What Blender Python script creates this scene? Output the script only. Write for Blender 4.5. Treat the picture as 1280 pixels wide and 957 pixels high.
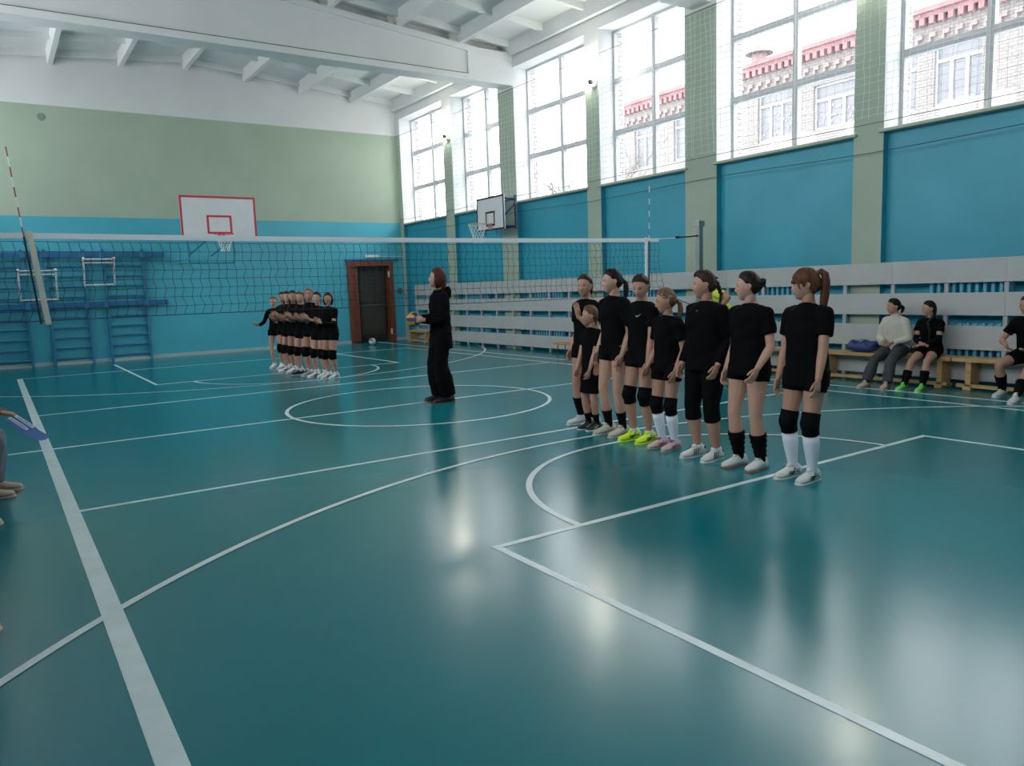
import bpy, bmesh, math, random
import numpy as np
from mathutils import Vector, Matrix
random.seed(7); np.random.seed(7)
for o in list(bpy.data.objects): bpy.data.objects.remove(o)
S = bpy.context.scene
C = S.collection
PI = math.pi

# ------------------------------------------------------------------ camera
yaw, pitch, roll, camh = 0.5938, 0.1248, -0.035, 1.5517
cf = Vector((math.sin(yaw)*math.cos(pitch), math.cos(yaw)*math.cos(pitch), -math.sin(pitch)))
cr = Vector((math.cos(yaw), -math.sin(yaw), 0)); cu = cr.cross(cf)
r2 = cr*math.cos(roll)+cu*math.sin(roll); u2 = -cr*math.sin(roll)+cu*math.cos(roll)
cam = bpy.data.objects.new('camera', bpy.data.cameras.new('camera')); C.objects.link(cam)
cam.matrix_world = Matrix(((r2.x, u2.x, -cf.x, 0), (r2.y, u2.y, -cf.y, 0), (r2.z, u2.z, -cf.z, camh), (0, 0, 0, 1)))
cam.data.sensor_fit = 'HORIZONTAL'; cam.data.sensor_width = 36; cam.data.lens = 952.7/1280*36
cam.data.clip_start = .05; cam.data.clip_end = 500
S.camera = cam
# ------------------------------------------------------------------ world: overcast white sky
W = bpy.data.worlds.new('overcast'); S.world = W; W.use_nodes = True
bg = W.node_tree.nodes['Background']; bg.inputs[0].default_value = (.98, .975, 1, 1); bg.inputs[1].default_value = 8.0
S.view_settings.view_transform = 'Standard'; S.view_settings.look = 'None'
S.view_settings.gamma = 1; S.view_settings.use_curve_mapping = False
S.view_settings.exposure = 0.0
# room: x left wall -1.3 .. right wall 11.0, y near wall -2.7 .. far wall 22.3
XL, XR, YN, YF = -1.3, 11.0, -2.7, 22.3
GX = .45                                   # window reveal depth
NARROW = [(.1, .55), (6.39, 6.86), (12.65, 13.1), (18.87, 19.36)]
WIDE = [(3.2, 3.95), (9.5, 10.25), (15.8, 16.5)]
ENDS = [(YN, YN+.25), (22.06, YF)]
COLS = sorted(NARROW+WIDE+ENDS)
BAYS = [(COLS[i][1], COLS[i+1][0]) for i in range(len(COLS)-1)]
for sx in (1, -1):                          # the sky seen by the room comes in through these window openings (portals)
    for (a, b) in BAYS:
        l = bpy.data.lights.new('window_portal', 'AREA'); l.shape = 'RECTANGLE'; l.size = 3.1; l.size_y = b-a
        l.cycles.is_portal = True
        o = bpy.data.objects.new('window_portal', l); C.objects.link(o)
        xx = XR+GX+.25 if sx > 0 else XL-GX-.25
        o.matrix_world = Matrix(((0, 0, sx, xx), (0, 1, 0, (a+b)/2), (-sx, 0, 0, 5.23), (0, 0, 0, 1)))

# ------------------------------------------------------------------ materials
MATS = {}
def mat(name, col, rough=.6, metal=0, spec=.5, emit=None, noise=None, bump=None, coat=0, sheen=0):
    if name in MATS: return MATS[name]
    m = bpy.data.materials.new(name); m.use_nodes = True; nt = m.node_tree; b = nt.nodes['Principled BSDF']
    c = (*col, 1); b.inputs['Base Color'].default_value = c; b.inputs['Roughness'].default_value = rough
    b.inputs['Metallic'].default_value = metal; b.inputs['Specular IOR Level'].default_value = spec
    b.inputs['Coat Weight'].default_value = coat
    m.diffuse_color = c
    if emit: b.inputs['Emission Color'].default_value = (*emit[0], 1); b.inputs['Emission Strength'].default_value = emit[1]
    if noise or bump:
        tc = nt.nodes.new('ShaderNodeTexCoord'); mp = nt.nodes.new('ShaderNodeMapping'); nt.links.new(tc.outputs['Object'], mp.inputs[0])
    if noise:      # (scale, amount, stretch)
        n = nt.nodes.new('ShaderNodeTexNoise'); n.inputs['Scale'].default_value = noise[0]; n.inputs['Detail'].default_value = 5
        mp.inputs['Scale'].default_value = noise[2] if len(noise) > 2 else (1, 1, 1)
        nt.links.new(mp.outputs[0], n.inputs['Vector'])
        r = nt.nodes.new('ShaderNodeValToRGB'); k = noise[1]
        r.color_ramp.elements[0].position = .3; r.color_ramp.elements[1].position = .7
        r.color_ramp.elements[0].color = (*[v*(1-k) for v in col], 1); r.color_ramp.elements[1].color = (*[min(1, v*(1+k)) for v in col], 1)
        nt.links.new(n.outputs['Fac'], r.inputs[0]); nt.links.new(r.outputs[0], b.inputs['Base Color'])
    if bump:       # (scale, strength)
        n2 = nt.nodes.new('ShaderNodeTexNoise'); n2.inputs['Scale'].default_value = bump[0]; n2.inputs['Detail'].default_value = 4
        nt.links.new(mp.outputs[0], n2.inputs['Vector'])
        bp = nt.nodes.new('ShaderNodeBump'); bp.inputs['Strength'].default_value = bump[1]; bp.inputs['Distance'].default_value = .02
        nt.links.new(n2.outputs['Fac'], bp.inputs['Height']); nt.links.new(bp.outputs[0], b.inputs['Normal'])
    MATS[name] = m; return m
WHITE = mat('white_paint', (.68, .69, .69), .7, noise=(1.3, .03), bump=(9, .08))
GREEN = mat('sage_green_paint', (.37, .45, .35), .6, noise=(1.1, .05), bump=(8, .08))
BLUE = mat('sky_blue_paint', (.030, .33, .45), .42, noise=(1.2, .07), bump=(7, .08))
FARBLUE = mat('far_wall_blue', (.068, .41, .53), .42, noise=(1.2, .06), bump=(7, .08))  # far wall band is a lighter blue than the other walls
BLUE2 = mat('wall_bar_blue', (.03, .20, .36), .45, noise=(6, .1))
BLUE3 = mat('radiator_blue', (.11, .45, .62), .4)
BEAMBLUE = mat('dark_blue_board', (.02, .13, .30), .45)
SLAT = mat('grey_board', (.46, .465, .46), .55, noise=(3, .04))
SLATPOST = mat('grey_post', (.40, .43, .45), .5)
LINE = mat('white_line_paint', (.60, .68, .68), .35, noise=(5, .08))
FRAME = mat('window_frame', (.50, .51, .53), .5)
STEEL = mat('aluminium', (.27, .29, .28), .4, .6)
DARK = mat('black_cord', (.008, .01, .012), .7)
WIRE = mat('dark_wire', (.05, .06, .06), .6)
CORD = mat('white_cord', (.82, .84, .82), .7)
TAPE = mat('white_tape', (.75, .77, .80), .6)
CREAM = mat('cream_band', (.62, .60, .50), .7)
WOOD = mat('pine_wood', (.50, .31, .13), .4, noise=(7, .25, (6, .6, 6)))
ORANGE = mat('orange_wood', (.62, .25, .07), .4, noise=(7, .15, (6, .6, 6)))
BROWN = mat('red_brown_wood', (.20, .055, .03), .35, noise=(5, .2, (6, 6, .6)))
DKDOOR = mat('dark_door', (.03, .028, .024), .4, noise=(6, .3))
RED = mat('red_paint', (.55, .03, .05), .45)
BLACKP = mat('black_paint', (.012, .013, .016), .45)
BOARD = mat('backboard_white', (.68, .70, .72), .4, noise=(3, .04))
NAVY = mat('navy_paint', (.03, .035, .16), .4)
TEALST = mat('teal_steel', (.02, .22, .30), .45)
BASEB = mat('pale_baseboard', (.38, .50, .52), .5)
BRICK = None

def floor_mat():
    m = bpy.data.materials.new('teal_gym_linoleum'); m.use_nodes = True; nt = m.node_tree; b = nt.nodes['Principled BSDF']
    tc = nt.nodes.new('ShaderNodeTexCoord'); n = nt.nodes.new('ShaderNodeTexNoise'); n.inputs['Scale'].default_value = .45; n.inputs['Detail'].default_value = 6
    nt.links.new(tc.outputs['Object'], n.inputs['Vector'])
    r = nt.nodes.new('ShaderNodeValToRGB'); r.color_ramp.elements[0].position = .35; r.color_ramp.elements[1].position = .65
    r.color_ramp.elements[0].color = (.001, .150, .175, 1); r.color_ramp.elements[1].color = (.002, .166, .192, 1)
    nt.links.new(n.outputs['Fac'], r.inputs[0]); nt.links.new(r.outputs[0], b.inputs['Base Color'])
    b.inputs['Roughness'].default_value = .21
    n2 = nt.nodes.new('ShaderNodeTexNoise'); n2.inputs['Scale'].default_value = 1.6; n2.inputs['Detail'].default_value = 1
    nt.links.new(tc.outputs['Object'], n2.inputs['Vector'])
    bp = nt.nodes.new('ShaderNodeBump'); bp.inputs['Strength'].default_value = .08; bp.inputs['Distance'].default_value = .02
    nt.links.new(n2.outputs['Fac'], bp.inputs['Height']); nt.links.new(bp.outputs[0], b.inputs['Normal'])
    b.inputs['Specular IOR Level'].default_value = .42
    return m
FLOOR = floor_mat()
def glass_mat():
    m = bpy.data.materials.new('window_glass'); m.use_nodes = True; nt = m.node_tree; nt.nodes.clear()
    o = nt.nodes.new('ShaderNodeOutputMaterial'); t = nt.nodes.new('ShaderNodeBsdfTransparent'); t.inputs[0].default_value = (.93, .95, .95, 1)
    g = nt.nodes.new('ShaderNodeBsdfGlossy'); g.inputs['Roughness'].default_value = .02; mx = nt.nodes.new('ShaderNodeMixShader'); mx.inputs[0].default_value = .06
    nt.links.new(t.outputs[0], mx.inputs[1]); nt.links.new(g.outputs[0], mx.inputs[2]); nt.links.new(mx.outputs[0], o.inputs[0])
    return m
GLASS = glass_mat()
def brick_mat(name, c1, c2, mortar):
    m = bpy.data.materials.new(name); m.use_nodes = True; nt = m.node_tree; b = nt.nodes['Principled BSDF']
    tc = nt.nodes.new('ShaderNodeTexCoord'); sp = nt.nodes.new('ShaderNodeSeparateXYZ'); cb = nt.nodes.new('ShaderNodeCombineXYZ')
    nt.links.new(tc.outputs['Object'], sp.inputs[0]); nt.links.new(sp.outputs['Y'], cb.inputs[0]); nt.links.new(sp.outputs['Z'], cb.inputs[1])
    k = nt.nodes.new('ShaderNodeTexBrick'); k.inputs['Scale'].default_value = 1; k.inputs['Brick Width'].default_value = .26; k.inputs['Row Height'].default_value = .10
    k.inputs['Mortar Size'].default_value = .012
    k.inputs['Color1'].default_value = (*c1, 1); k.inputs['Color2'].default_value = (*c2, 1); k.inputs['Mortar'].default_value = (*mortar, 1)
    nt.links.new(cb.outputs[0], k.inputs['Vector']); nt.links.new(k.outputs[0], b.inputs['Base Color']); b.inputs['Roughness'].default_value = .9
    return m
BRICK = brick_mat('pale_brick', (.215, .198, .192), (.25, .228, .220), (.12, .108, .104))

# ------------------------------------------------------------------ helpers
def link(name, me, parent=None):
    o = bpy.data.objects.new(name, me); C.objects.link(o)
    if parent is not None: o.parent = parent
    return o
def obj(name, bm, m, parent=None, smooth=False, **kw):
    me = bpy.data.meshes.new(name)
    bm.normal_update(); bm.to_mesh(me); bm.free()
    for x in (m if isinstance(m, (list, tuple)) else [m]): me.materials.append(x)
    if smooth: me.shade_smooth()
    o = link(name, me, parent)
    for k, v in kw.items(): o[k] = v
    return o
def thing(name, label, cat, loc=(0, 0, 0), rz=0, group=None):
    o = bpy.data.objects.new(name, None); C.objects.link(o); o.empty_display_size = .1
    o.location = loc; o.rotation_euler = (0, 0, rz); o['label'] = label; o['category'] = cat
    if group: o['group'] = group
    return o
def tag(o, label, cat, group=None):
    o['label'] = label; o['category'] = cat
    if group: o['group'] = group
    return o
def box(bm, x0, x1, y0, y1, z0, z1, mi=0, fm=None):
    vs = [bm.verts.new(p) for p in ((x0, y0, z0), (x1, y0, z0), (x1, y1, z0), (x0, y1, z0), (x0, y0, z1), (x1, y0, z1), (x1, y1, z1), (x0, y1, z1))]
    fs = {'-z': (3, 2, 1, 0), '+z': (4, 5, 6, 7), '-y': (0, 1, 5, 4), '+x': (1, 2, 6, 5), '+y': (2, 3, 7, 6), '-x': (3, 0, 4, 7)}
    for k, f in fs.items():
        fc = bm.faces.new([vs[i] for i in f]); fc.material_index = (fm or {}).get(k, mi)
    return vs
def boxes(*bs):
    bm = bmesh.new()
    for b in bs: box(bm, *b)
    return bm
def bevel(bm, w=.004, seg=1):
    bmesh.ops.bevel(bm, geom=bm.edges[:], offset=w, segments=seg, affect='EDGES', profile=.6)
    return bm
def tube(bm, pts, rads, seg=10, side=None, dome=True, mi=0):
    """closed tube through pts; rads floats or (a,b): a along side, b across"""
    pts = [Vector(p) for p in pts]; n = len(pts)
    T = []
    for i in range(n):
        a = pts[max(i-1, 0)]; b = pts[min(i+1, n-1)]; t = (b-a)
        if i not in (0, n-1):
            t = (pts[i]-a).normalized()+(b-pts[i]).normalized()
        T.append(t.normalized())
    s = Vector(side) if side is not None else (Vector((1, 0, 0)) if abs(T[0].x) < .9 else Vector((0, 1, 0)))
    rings = []
    def ring(p, t, s, ra, rb):
        u = (s-t*s.dot(t)).normalized(); v = t.cross(u)
        return u, [bm.verts.new(p+u*(ra*math.cos(2*PI*k/seg))+v*(rb*math.sin(2*PI*k/seg))) for k in range(seg)]
    R = [(r, r) if not isinstance(r, (tuple, list)) else r for r in rads]
    if dome:
        d = min(R[0]); _, g = ring(pts[0]-T[0]*d*.45, T[0], s, R[0][0]*.62, R[0][1]*.62); rings.append(g)
    for i in range(n):
        s2, g = ring(pts[i], T[i], s, *R[i]); rings.append(g)
        if side is None: s = s2
    if dome:
        d = min(R[-1]); _, g = ring(pts[-1]+T[-1]*d*.45, T[-1], s, R[-1][0]*.62, R[-1][1]*.62); rings.append(g)
    for a, b in zip(rings, rings[1:]):
        for k in range(seg):
            f = bm.faces.new((a[k], a[(k+1) % seg], b[(k+1) % seg], b[k])); f.material_index = mi
    f = bm.faces.new(rings[0][::-1]); f.material_index = mi
    f = bm.faces.new(rings[-1]); f.material_index = mi
def blob(bm, c, r, rot=None, u=12, v=8, mi=0):
    m = Matrix.Translation(c) @ (rot.to_4x4() if rot else Matrix()) @ Matrix.Diagonal((*(r if isinstance(r, (tuple, list)) else (r, r, r)), 1))
    g = bmesh.ops.create_uvsphere(bm, u_segments=u, v_segments=v, radius=1, matrix=m)
    for f in {f for vv in g['verts'] for f in vv.link_faces}: f.material_index = mi; f.smooth = True
def strands(name, polys, r, m, parent, nsides=3, kind='stuff'):
    """many thin cords joined in ONE mesh"""
    V = []; F = []
    for pl in polys:
        P = np.array(pl, float); n = len(P)
        T = np.gradient(P, axis=0); T /= np.linalg.norm(T, axis=1)[:, None]
        ref = np.array([1, 0, 0.]) if abs(T[0][0]) < .8 else np.array([0, 0, 1.])
        U = np.cross(T, ref); U /= np.linalg.norm(U, axis=1)[:, None]; Wv = np.cross(T, U)
        b0 = len(V)
        for i in range(n):
            for k in range(nsides):
                a = 2*PI*k/nsides; V.append(P[i]+r*(math.cos(a)*U[i]+math.sin(a)*Wv[i]))
        for i in range(n-1):
            for k in range(nsides):
                F.append((b0+i*nsides+k, b0+i*nsides+(k+1) % nsides, b0+(i+1)*nsides+(k+1) % nsides, b0+(i+1)*nsides+k))
    me = bpy.data.meshes.new(name); me.from_pydata([tuple(v) for v in V], [], F); me.materials.append(m)
    o = link(name, me, parent)
    if kind: o['kind'] = kind
    return o
def copy_child(src, loc, parent, name=None):
    c = src.copy(); C.objects.link(c); c.parent = parent; c.location = loc
    return c

# ------------------------------------------------------------------ floor and its painted lines
bm = bmesh.new(); box(bm, XL-.1, XR+.12, YN-.1, YF+.45, -.1, 0)
floor = obj('floor', bm, FLOOR); floor['kind'] = 'structure'
LZ = [.0012]
def fline(x0, x1, y0, y1):
    LZ[0] += .00012
    o = obj('court_line', boxes((x0, x1, y0, y1, .0003, LZ[0])), LINE, floor)
def farc(cx, cy, R, a0, a1, w=.05, n=64):
    LZ[0] += .00012; zz = LZ[0]; bm = bmesh.new(); prev = None
    for i in range(n+1):
        a = a0+(a1-a0)*i/n; c, s = math.cos(a), math.sin(a)
        q = [bm.verts.new((cx+c*(R-w/2), cy+s*(R-w/2), zz)), bm.verts.new((cx+c*(R+w/2), cy+s*(R+w/2), zz))]
        if prev: bm.faces.new((prev[0], prev[1], q[1], q[0]))
        prev = q
    obj('court_arc', bm, LINE, floor)
VX0, VX1, YC = .354, 9.354, 9.444
h = .025
fline(VX0-.05, VX0+.05, YC-9, YC+9.52)                     # left sideline, broad
fline(VX1-h, VX1+h, YC-9, YC+9.52)
fline(VX0, VX1, YC+9.47, YC+9.52); fline(VX0, VX1, YC-9, YC-8.95)
fline(-.2, VX1+.55, YC-h, YC+h)                            # centre line
fline(VX0, VX1, YC+3-h, YC+3+h); fline(VX0, VX1, YC-3-h, YC-3+h)
fline(9.85, 9.9, -2.0, 22.0)                               # basketball sideline
CX = 4.83
for (ya, yb, fy) in ((-2.05, 3.75, 3.75), (15.22, 21.0, 15.22)):
    fline(CX-2.475, CX-2.425, ya, yb); fline(CX+2.425, CX+2.475, ya, yb)
    fline(CX-2.475, CX+2.475, fy-h, fy+h)
farc(CX, 3.75, 1.8, 0, PI); farc(CX, 15.22, 1.8, PI, 2*PI)
farc(CX, YC, 1.8, 0, 2*PI)
farc(CX, -.56, 6.52, math.radians(9), math.radians(171), n=128); farc(CX, 19.85, 6.45, math.radians(191), math.radians(349), n=128)
# scuff marks near the viewer
for (x, y, a, L) in ((4.0, 1.9, .5, .10), (4.25, 2.0, 1.2, .08), (3.1, 2.45, .3, .07), (4.4, 1.5, 2.0, .09), (3.6, 2.2, .9, .05)):
    bm = bmesh.new(); tube(bm, [(x, y, .0006), (x+L*math.cos(a)*.5, y+L*math.sin(a)*.5, .0008), (x+L*math.cos(a), y+L*math.sin(a), .0006)], [(.003, .0004), (.007, .0004), (.003, .0004)], 6, side=(-math.sin(a), math.cos(a), 0))
    obj('scuff_mark', bm, mat('scuff', (.008, .05, .06), .5), floor)

# ------------------------------------------------------------------ walls
ZS, ZG, ZH = 3.65, 6.36, 6.82
TOP = 8.1
def zsplit(bm, x0, x1, y0, y1, z0, z1, faces):
    """box cut at the paint heights; faces(zmid) gives the face material dict"""
    zs = sorted({z0, z1, *[z for z in (3.69, ZG) if z0 < z < z1]})
    for a, b in zip(zs, zs[1:]): box(bm, x0, x1, y0, y1, a, b, fm=faces((a+b)/2))
PAINT = [WHITE, GREEN, BLUE]
band = lambda z: 2 if z < 3.69 else (1 if z < ZG else 0)
bm = bmesh.new()
allb = lambda z: {k: band(z) for k in ('-y', '+x', '+y', '-x', '-z', '+z')}
zsplit(bm, XL-.3, 9.11, YF, YF+.3, 0, TOP, allb); zsplit(bm, 10.63, XR+.5, YF, YF+.3, 0, TOP, allb); zsplit(bm, 9.11, 10.63, YF, YF+.3, 2.5, TOP, allb)
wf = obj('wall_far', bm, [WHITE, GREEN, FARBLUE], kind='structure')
bm = bmesh.new(); zsplit(bm, XL-.3, XR+.5, YN-.3, YN, 0, TOP, allb)
obj('wall_near', bm, PAINT, kind='structure')
bm = bmesh.new(); box(bm, XL, 9.11, YF-.035, YF, 0, .09); box(bm, 10.63, XR, YF-.035, YF, 0, .09); obj('baseboard_far', bm, BASEB, kind='structure')

def side_wall(sx, name):
    X = lambda d: (XR+d) if sx > 0 else (XL-d)           # d = depth outwards
    def bx(bm, d0, d1, *r, **k):
        a, b = sorted((X(d0), X(d1))); box(bm, a, b, *r, **k)
    inn = '-x' if sx > 0 else '+x'
    bm = bmesh.new()
    for (a, b) in BAYS:                                   # blue recessed panel, lintel
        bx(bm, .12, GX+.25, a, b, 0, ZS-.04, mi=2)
        bx(bm, 0, GX+.25, a, b, ZH, TOP, mi=0)
    w = obj(name, bm, PAINT, kind='structure')
    for (a, b) in COLS:
        bm = bmesh.new()
        for z0, z1 in ((0, ZS), (ZS, ZG), (ZG, TOP)):
            up = 0 if z0 >= ZS else 2
            side = 0 if z0 >= ZS else 2
            face = 1 if z1 <= ZG else 0
            bx(bm, 0, GX+.0, a, b, z0, z1, fm={inn: face, '-y': side, '+y': side, '-z': face, '+z': face, ('+x' if sx > 0 else '-x'): side})
        obj('column', bm, [WHITE, mat('grey_green_column', (.37, .44, .35), .6, noise=(1.5, .05)), BLUE], w)
        if a > YN+.1 and b < YF-.1: pass
    # outer brick jambs, real bricks with recessed joints
    for (a, b) in COLS:
        bm = bmesh.new(); z = ZS
        core = bmesh.new(); bx(core, GX, GX+.235, a+.02 if a > YN else a, b-.02 if b < YF else b, 0, TOP); obj('mortar_core', core, mat('mortar', (.14, .125, .12), .95), w)
        k = 0
        while z < 6.9:
            for (y0, y1) in ((a, b),):
                L = [.25, .12][k % 2]
                for q in ((y0, y0+L), (y1-L, y1)):
                    for (d0, d1) in (((GX+.005, GX+.118), (GX+.128, GX+.25)) if k % 2 == 0 else ((GX+.005, GX+.06), (GX+.07, GX+.18), (GX+.19, GX+.25))):
                        bx(bm, d0, d1, q[0], q[1], z, z+.088)
            z += .1; k += 1
        obj('brick_jamb', bm, mat('jamb_brick', (.50, .465, .455), .9, noise=(5, .1)), w, kind='stuff')
    return w
wr = side_wall(1, 'wall_right'); wl = side_wall(-1, 'wall_left')
# windows
def window(i, sx, a, b):
    X0 = XR+GX if sx > 0 else XL-GX
    bm = bmesh.new(); t = .05; d = .05
    x0, x1 = X0-d, X0+d
    mid = (a+b)/2; zs = [ZS+.06, 4.74, 5.80, ZH]
    box(bm, x0, x1, a, a+t*1.1, ZS, ZH); box(bm, x0, x1, b-t*1.1, b, ZS, ZH)
    box(bm, x0+.002, x1-.002, a+.001, b-.001, ZS+.001, ZS+.09); box(bm, x0+.002, x1-.002, a+.001, b-.001, ZH-.05, ZH-.001)
    box(bm, x0-.002, x1+.002, mid-.05, mid+.05, ZS+.002, ZH-.002)
    for z in (4.74, 5.80): box(bm, x0+.004, x1-.004, a+.002, b-.002, z-.055, z+.055)
    # thin dark seal ridges so that each bar reads as two sashes meeting
    o = obj('window_%d' % i, bm, FRAME, kind='structure')
    bm = bmesh.new(); bt = .012
    for z in (4.74, 5.80): box(bm, x0-.008 if sx > 0 else x1-.01, x0+.01 if sx > 0 else x1+.008, a+.003, b-.003, z-.008, z+.008)
    box(bm, x0-.012 if sx > 0 else x1-.01, x0+.01 if sx > 0 else x1+.012, mid-.008, mid+.008, ZS, ZH)
    obj('seal', bm, mat('seal_grey', (.62, .62, .66), .5), o)
    for ya, yb in ((a+.04, mid-.045), (mid+.045, b-.04)):
        for za, zb in ((ZS+.09, 4.695), (4.785, 5.755), (5.845, ZH-.05)):
            obj('pane', boxes((X0-.004, X0+.004, ya, yb, za, zb)), GLASS, o)
    # inner ledge
    e0, e1 = (XR-.05, XR+GX+.02) if sx > 0 else (XL-GX-.02, XL+.05)
    obj('window_sill', bevel(boxes((e0, e1, a-.06 if a > YN+.3 else a, b+.06 if b < YF-.3 else b, ZS-.045, ZS)), .006), mat('sill_paint', (.42, .46, .37), .5), o)
n = 1
for (a, b) in BAYS[::-1]: window(n, 1, a, b); n += 1
for (a, b) in BAYS[::-1]: window(n, -1, a, b); n += 1

# ------------------------------------------------------------------ ceiling: sloping deck, ribs, cross ribs, beams
XM = (XL+XR)/2
slope = .085
zrib = lambda x: 7.07+slope*((XR-XM)-abs(x-XM))
bm = bmesh.new()
for (xa, xb) in ((XL-.7, XM), (XM, XR+.7)):
    za, zb = zrib(xa)+.30, zrib(xb)+.30
    v = [bm.verts.new(p) for p in ((xa, YN-.3, za), (xb, YN-.3, zb), (xb, YF+.3, zb), (xa, YF+.3, za), (xa, YN-.3, za+.15), (xb, YN-.3, zb+.15), (xb, YF+.3, zb+.15), (xa, YF+.3, za+.15))]
    for f in ((0, 1, 2, 3), (7, 6, 5, 4), (0, 4, 5, 1), (1, 5, 6, 2), (2, 6, 7, 3), (3, 7, 4, 0)): bm.faces.new([v[k] for k in f])
ceil = obj('ceiling', bm, WHITE, kind='structure')
ribx = [4.9+1.56*k for k in range(-4, 5)]
def rib(x, y0, y1):
    w0, w1 = .055, .085
    z = zrib(x); bm = bmesh.new()
    pr = [(x-w0, z), (x+w0, z), (x+w1, z+.33), (x-w1, z+.33)]
    A = [bm.verts.new((p[0], y0, p[1])) for p in pr]; B = [bm.verts.new((p[0], y1, p[1])) for p in pr]
    for k in range(4): bm.faces.new((A[k], A[(k+1) % 4], B[(k+1) % 4], B[k]))
    bm.faces.new(A[::-1]); bm.faces.new(B)
    bmesh.ops.recalc_face_normals(bm, faces=bm.faces)
    return bm
BEAMY = [(3.35, 3.8), (9.6, 10.05), (15.8, 16.25)]
spans = [(YN, 3.4), (3.75, 9.65), (10.0, 15.85), (16.2, YF)]
for (y0, y1) in spans:
    for x in ribx:
        x = min(max(x, XL+.09), XR-.09)
        obj('rib', rib(x, y0, y1), WHITE, ceil)
    for xa, xb in zip(ribx, ribx[1:]):
        xa = max(xa, XL+.09); xb = min(xb, XR-.09)
        for yy in ([y0+.12] + [y0+(y1-y0)*q for q in (.25, .5, .75)] + [y1-.12]):
            bm = bmesh.new(); dz = .14
            za, zb = zrib(xa)+.30, zrib(xb)+.30
            v = [bm.verts.new(p) for p in ((xa, yy-.04, za-dz), (xb, yy-.04, zb-dz), (xb, yy+.04, zb-dz), (xa, yy+.04, za-dz), (xa, yy-.06, za+.02), (xb, yy-.06, zb+.02), (xb, yy+.06, zb+.02), (xa, yy+.06, za+.02))]
            for f in ((3, 2, 1, 0), (4, 5, 6, 7), (0, 1, 5, 4), (1, 2, 6, 5), (2, 3, 7, 6), (3, 0, 4, 7)): bm.faces.new([v[k] for k in f])
            obj('cross_rib', bm, WHITE, ceil)
# twin-slope concrete beams
for (y0, y1) in BEAMY:
    bm = bmesh.new(); zb = 6.40; n = 24; yc0, yc1 = y0+.05, y1-.05
    # bottom flange
    box(bm, XL, XR, y0, y1, zb, zb+.13)
    # web with sloping top
    for (xa, xb) in ((XL, XM), (XM, XR)):
        za, zc = zrib(xa), zrib(xb)
        v = [bm.verts.new(p) for p in ((xa, yc0, zb+.13), (xb, yc0, zb+.13), (xb, yc1, zb+.13), (xa, yc1, zb+.13), (xa, yc0, za), (xb, yc0, zc), (xb, yc1, zc), (xa, yc1, za))]
        for f in ((3, 2, 1, 0), (4, 5, 6, 7), (0, 1, 5, 4), (1, 2, 6, 5), (2, 3, 7, 6), (3, 0, 4, 7)): bm.faces.new([v[k] for k in f])
        v = [bm.verts.new(p) for p in ((xa, y0-.01, za-.13), (xb, y0-.01, zc-.13), (xb, y1+.01, zc-.13), (xa, y1+.01, za-.13), (xa, y0-.01, za+.0), (xb, y0-.01, zc+.0), (xb, y1+.01, zc+.0), (xa, y1+.01, za+.0))]
        for f in ((3, 2, 1, 0), (4, 5, 6, 7), (0, 1, 5, 4), (1, 2, 6, 5), (2, 3, 7, 6), (3, 0, 4, 7)): bm.faces.new([v[k] for k in f])
    # thickened bearing ends
    box(bm, XR-1.25, XR, y0-.004, y1+.004, zb+.02, zrib(XR-1.2)-.02); box(bm, XL, XL+1.25, y0-.004, y1+.004, zb+.02, zrib(XL+1.2)-.02)
    b = obj('beam', bm, WHITE, ceil)
    obj('joint_line', boxes((XL+1.25, XR-1.25, y0-.003, y0+.05, zb+.13, zb+.146)), mat('joint_dark', (.16, .15, .13), .8), b)  # thin dark groove line just above the bottom flange

# ------------------------------------------------------------------ door, alcove
d = obj('door_1', boxes((9.11, 9.25, YF-.06, YF+.3, 0, 2.5), (10.49, 10.63, YF-.06, YF+.3, 0, 2.5), (9.25, 10.49, YF-.06, YF+.3, 2.36, 2.5)), BROWN, kind='structure')
obj('narrow_leaf', bevel(boxes((9.25, 9.47, YF+.03, YF+.09, .02, 2.36)), .006), BROWN, d)
lf = obj('door_leaf', bevel(boxes((9.47, 10.45, YF+.22, YF+.27, .02, 2.36)), .006), DKDOOR, d)
obj('door_panel', bevel(boxes((9.56, 10.36, YF+.20, YF+.225, 1.25, 2.2), (9.56, 10.36, YF+.20, YF+.225, .2, 1.1)), .01), mat('door_panel', (.05, .046, .038), .35), lf)
obj('rail', boxes((9.5, 10.4, YF+.19, YF+.22, 1.13, 1.17)), mat('rail', (.12, .1, .08), .4), lf)
obj('doorway_back', boxes((9.0, 10.7, YF+.3, YF+.34, 0, 2.6)), DKDOOR, d)
for z in (.3, 2.1): obj('hinge', bevel(boxes((10.44, 10.50, YF-.075, YF-.055, z-.09, z+.09)), .004), mat('hinge_white', (.55, .58, .56), .4), d)
obj('lintel_board', bevel(boxes((9.05, 10.85, YF-.05, YF, 2.51, 2.57)), .005), BEAMBLUE, d)
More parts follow.
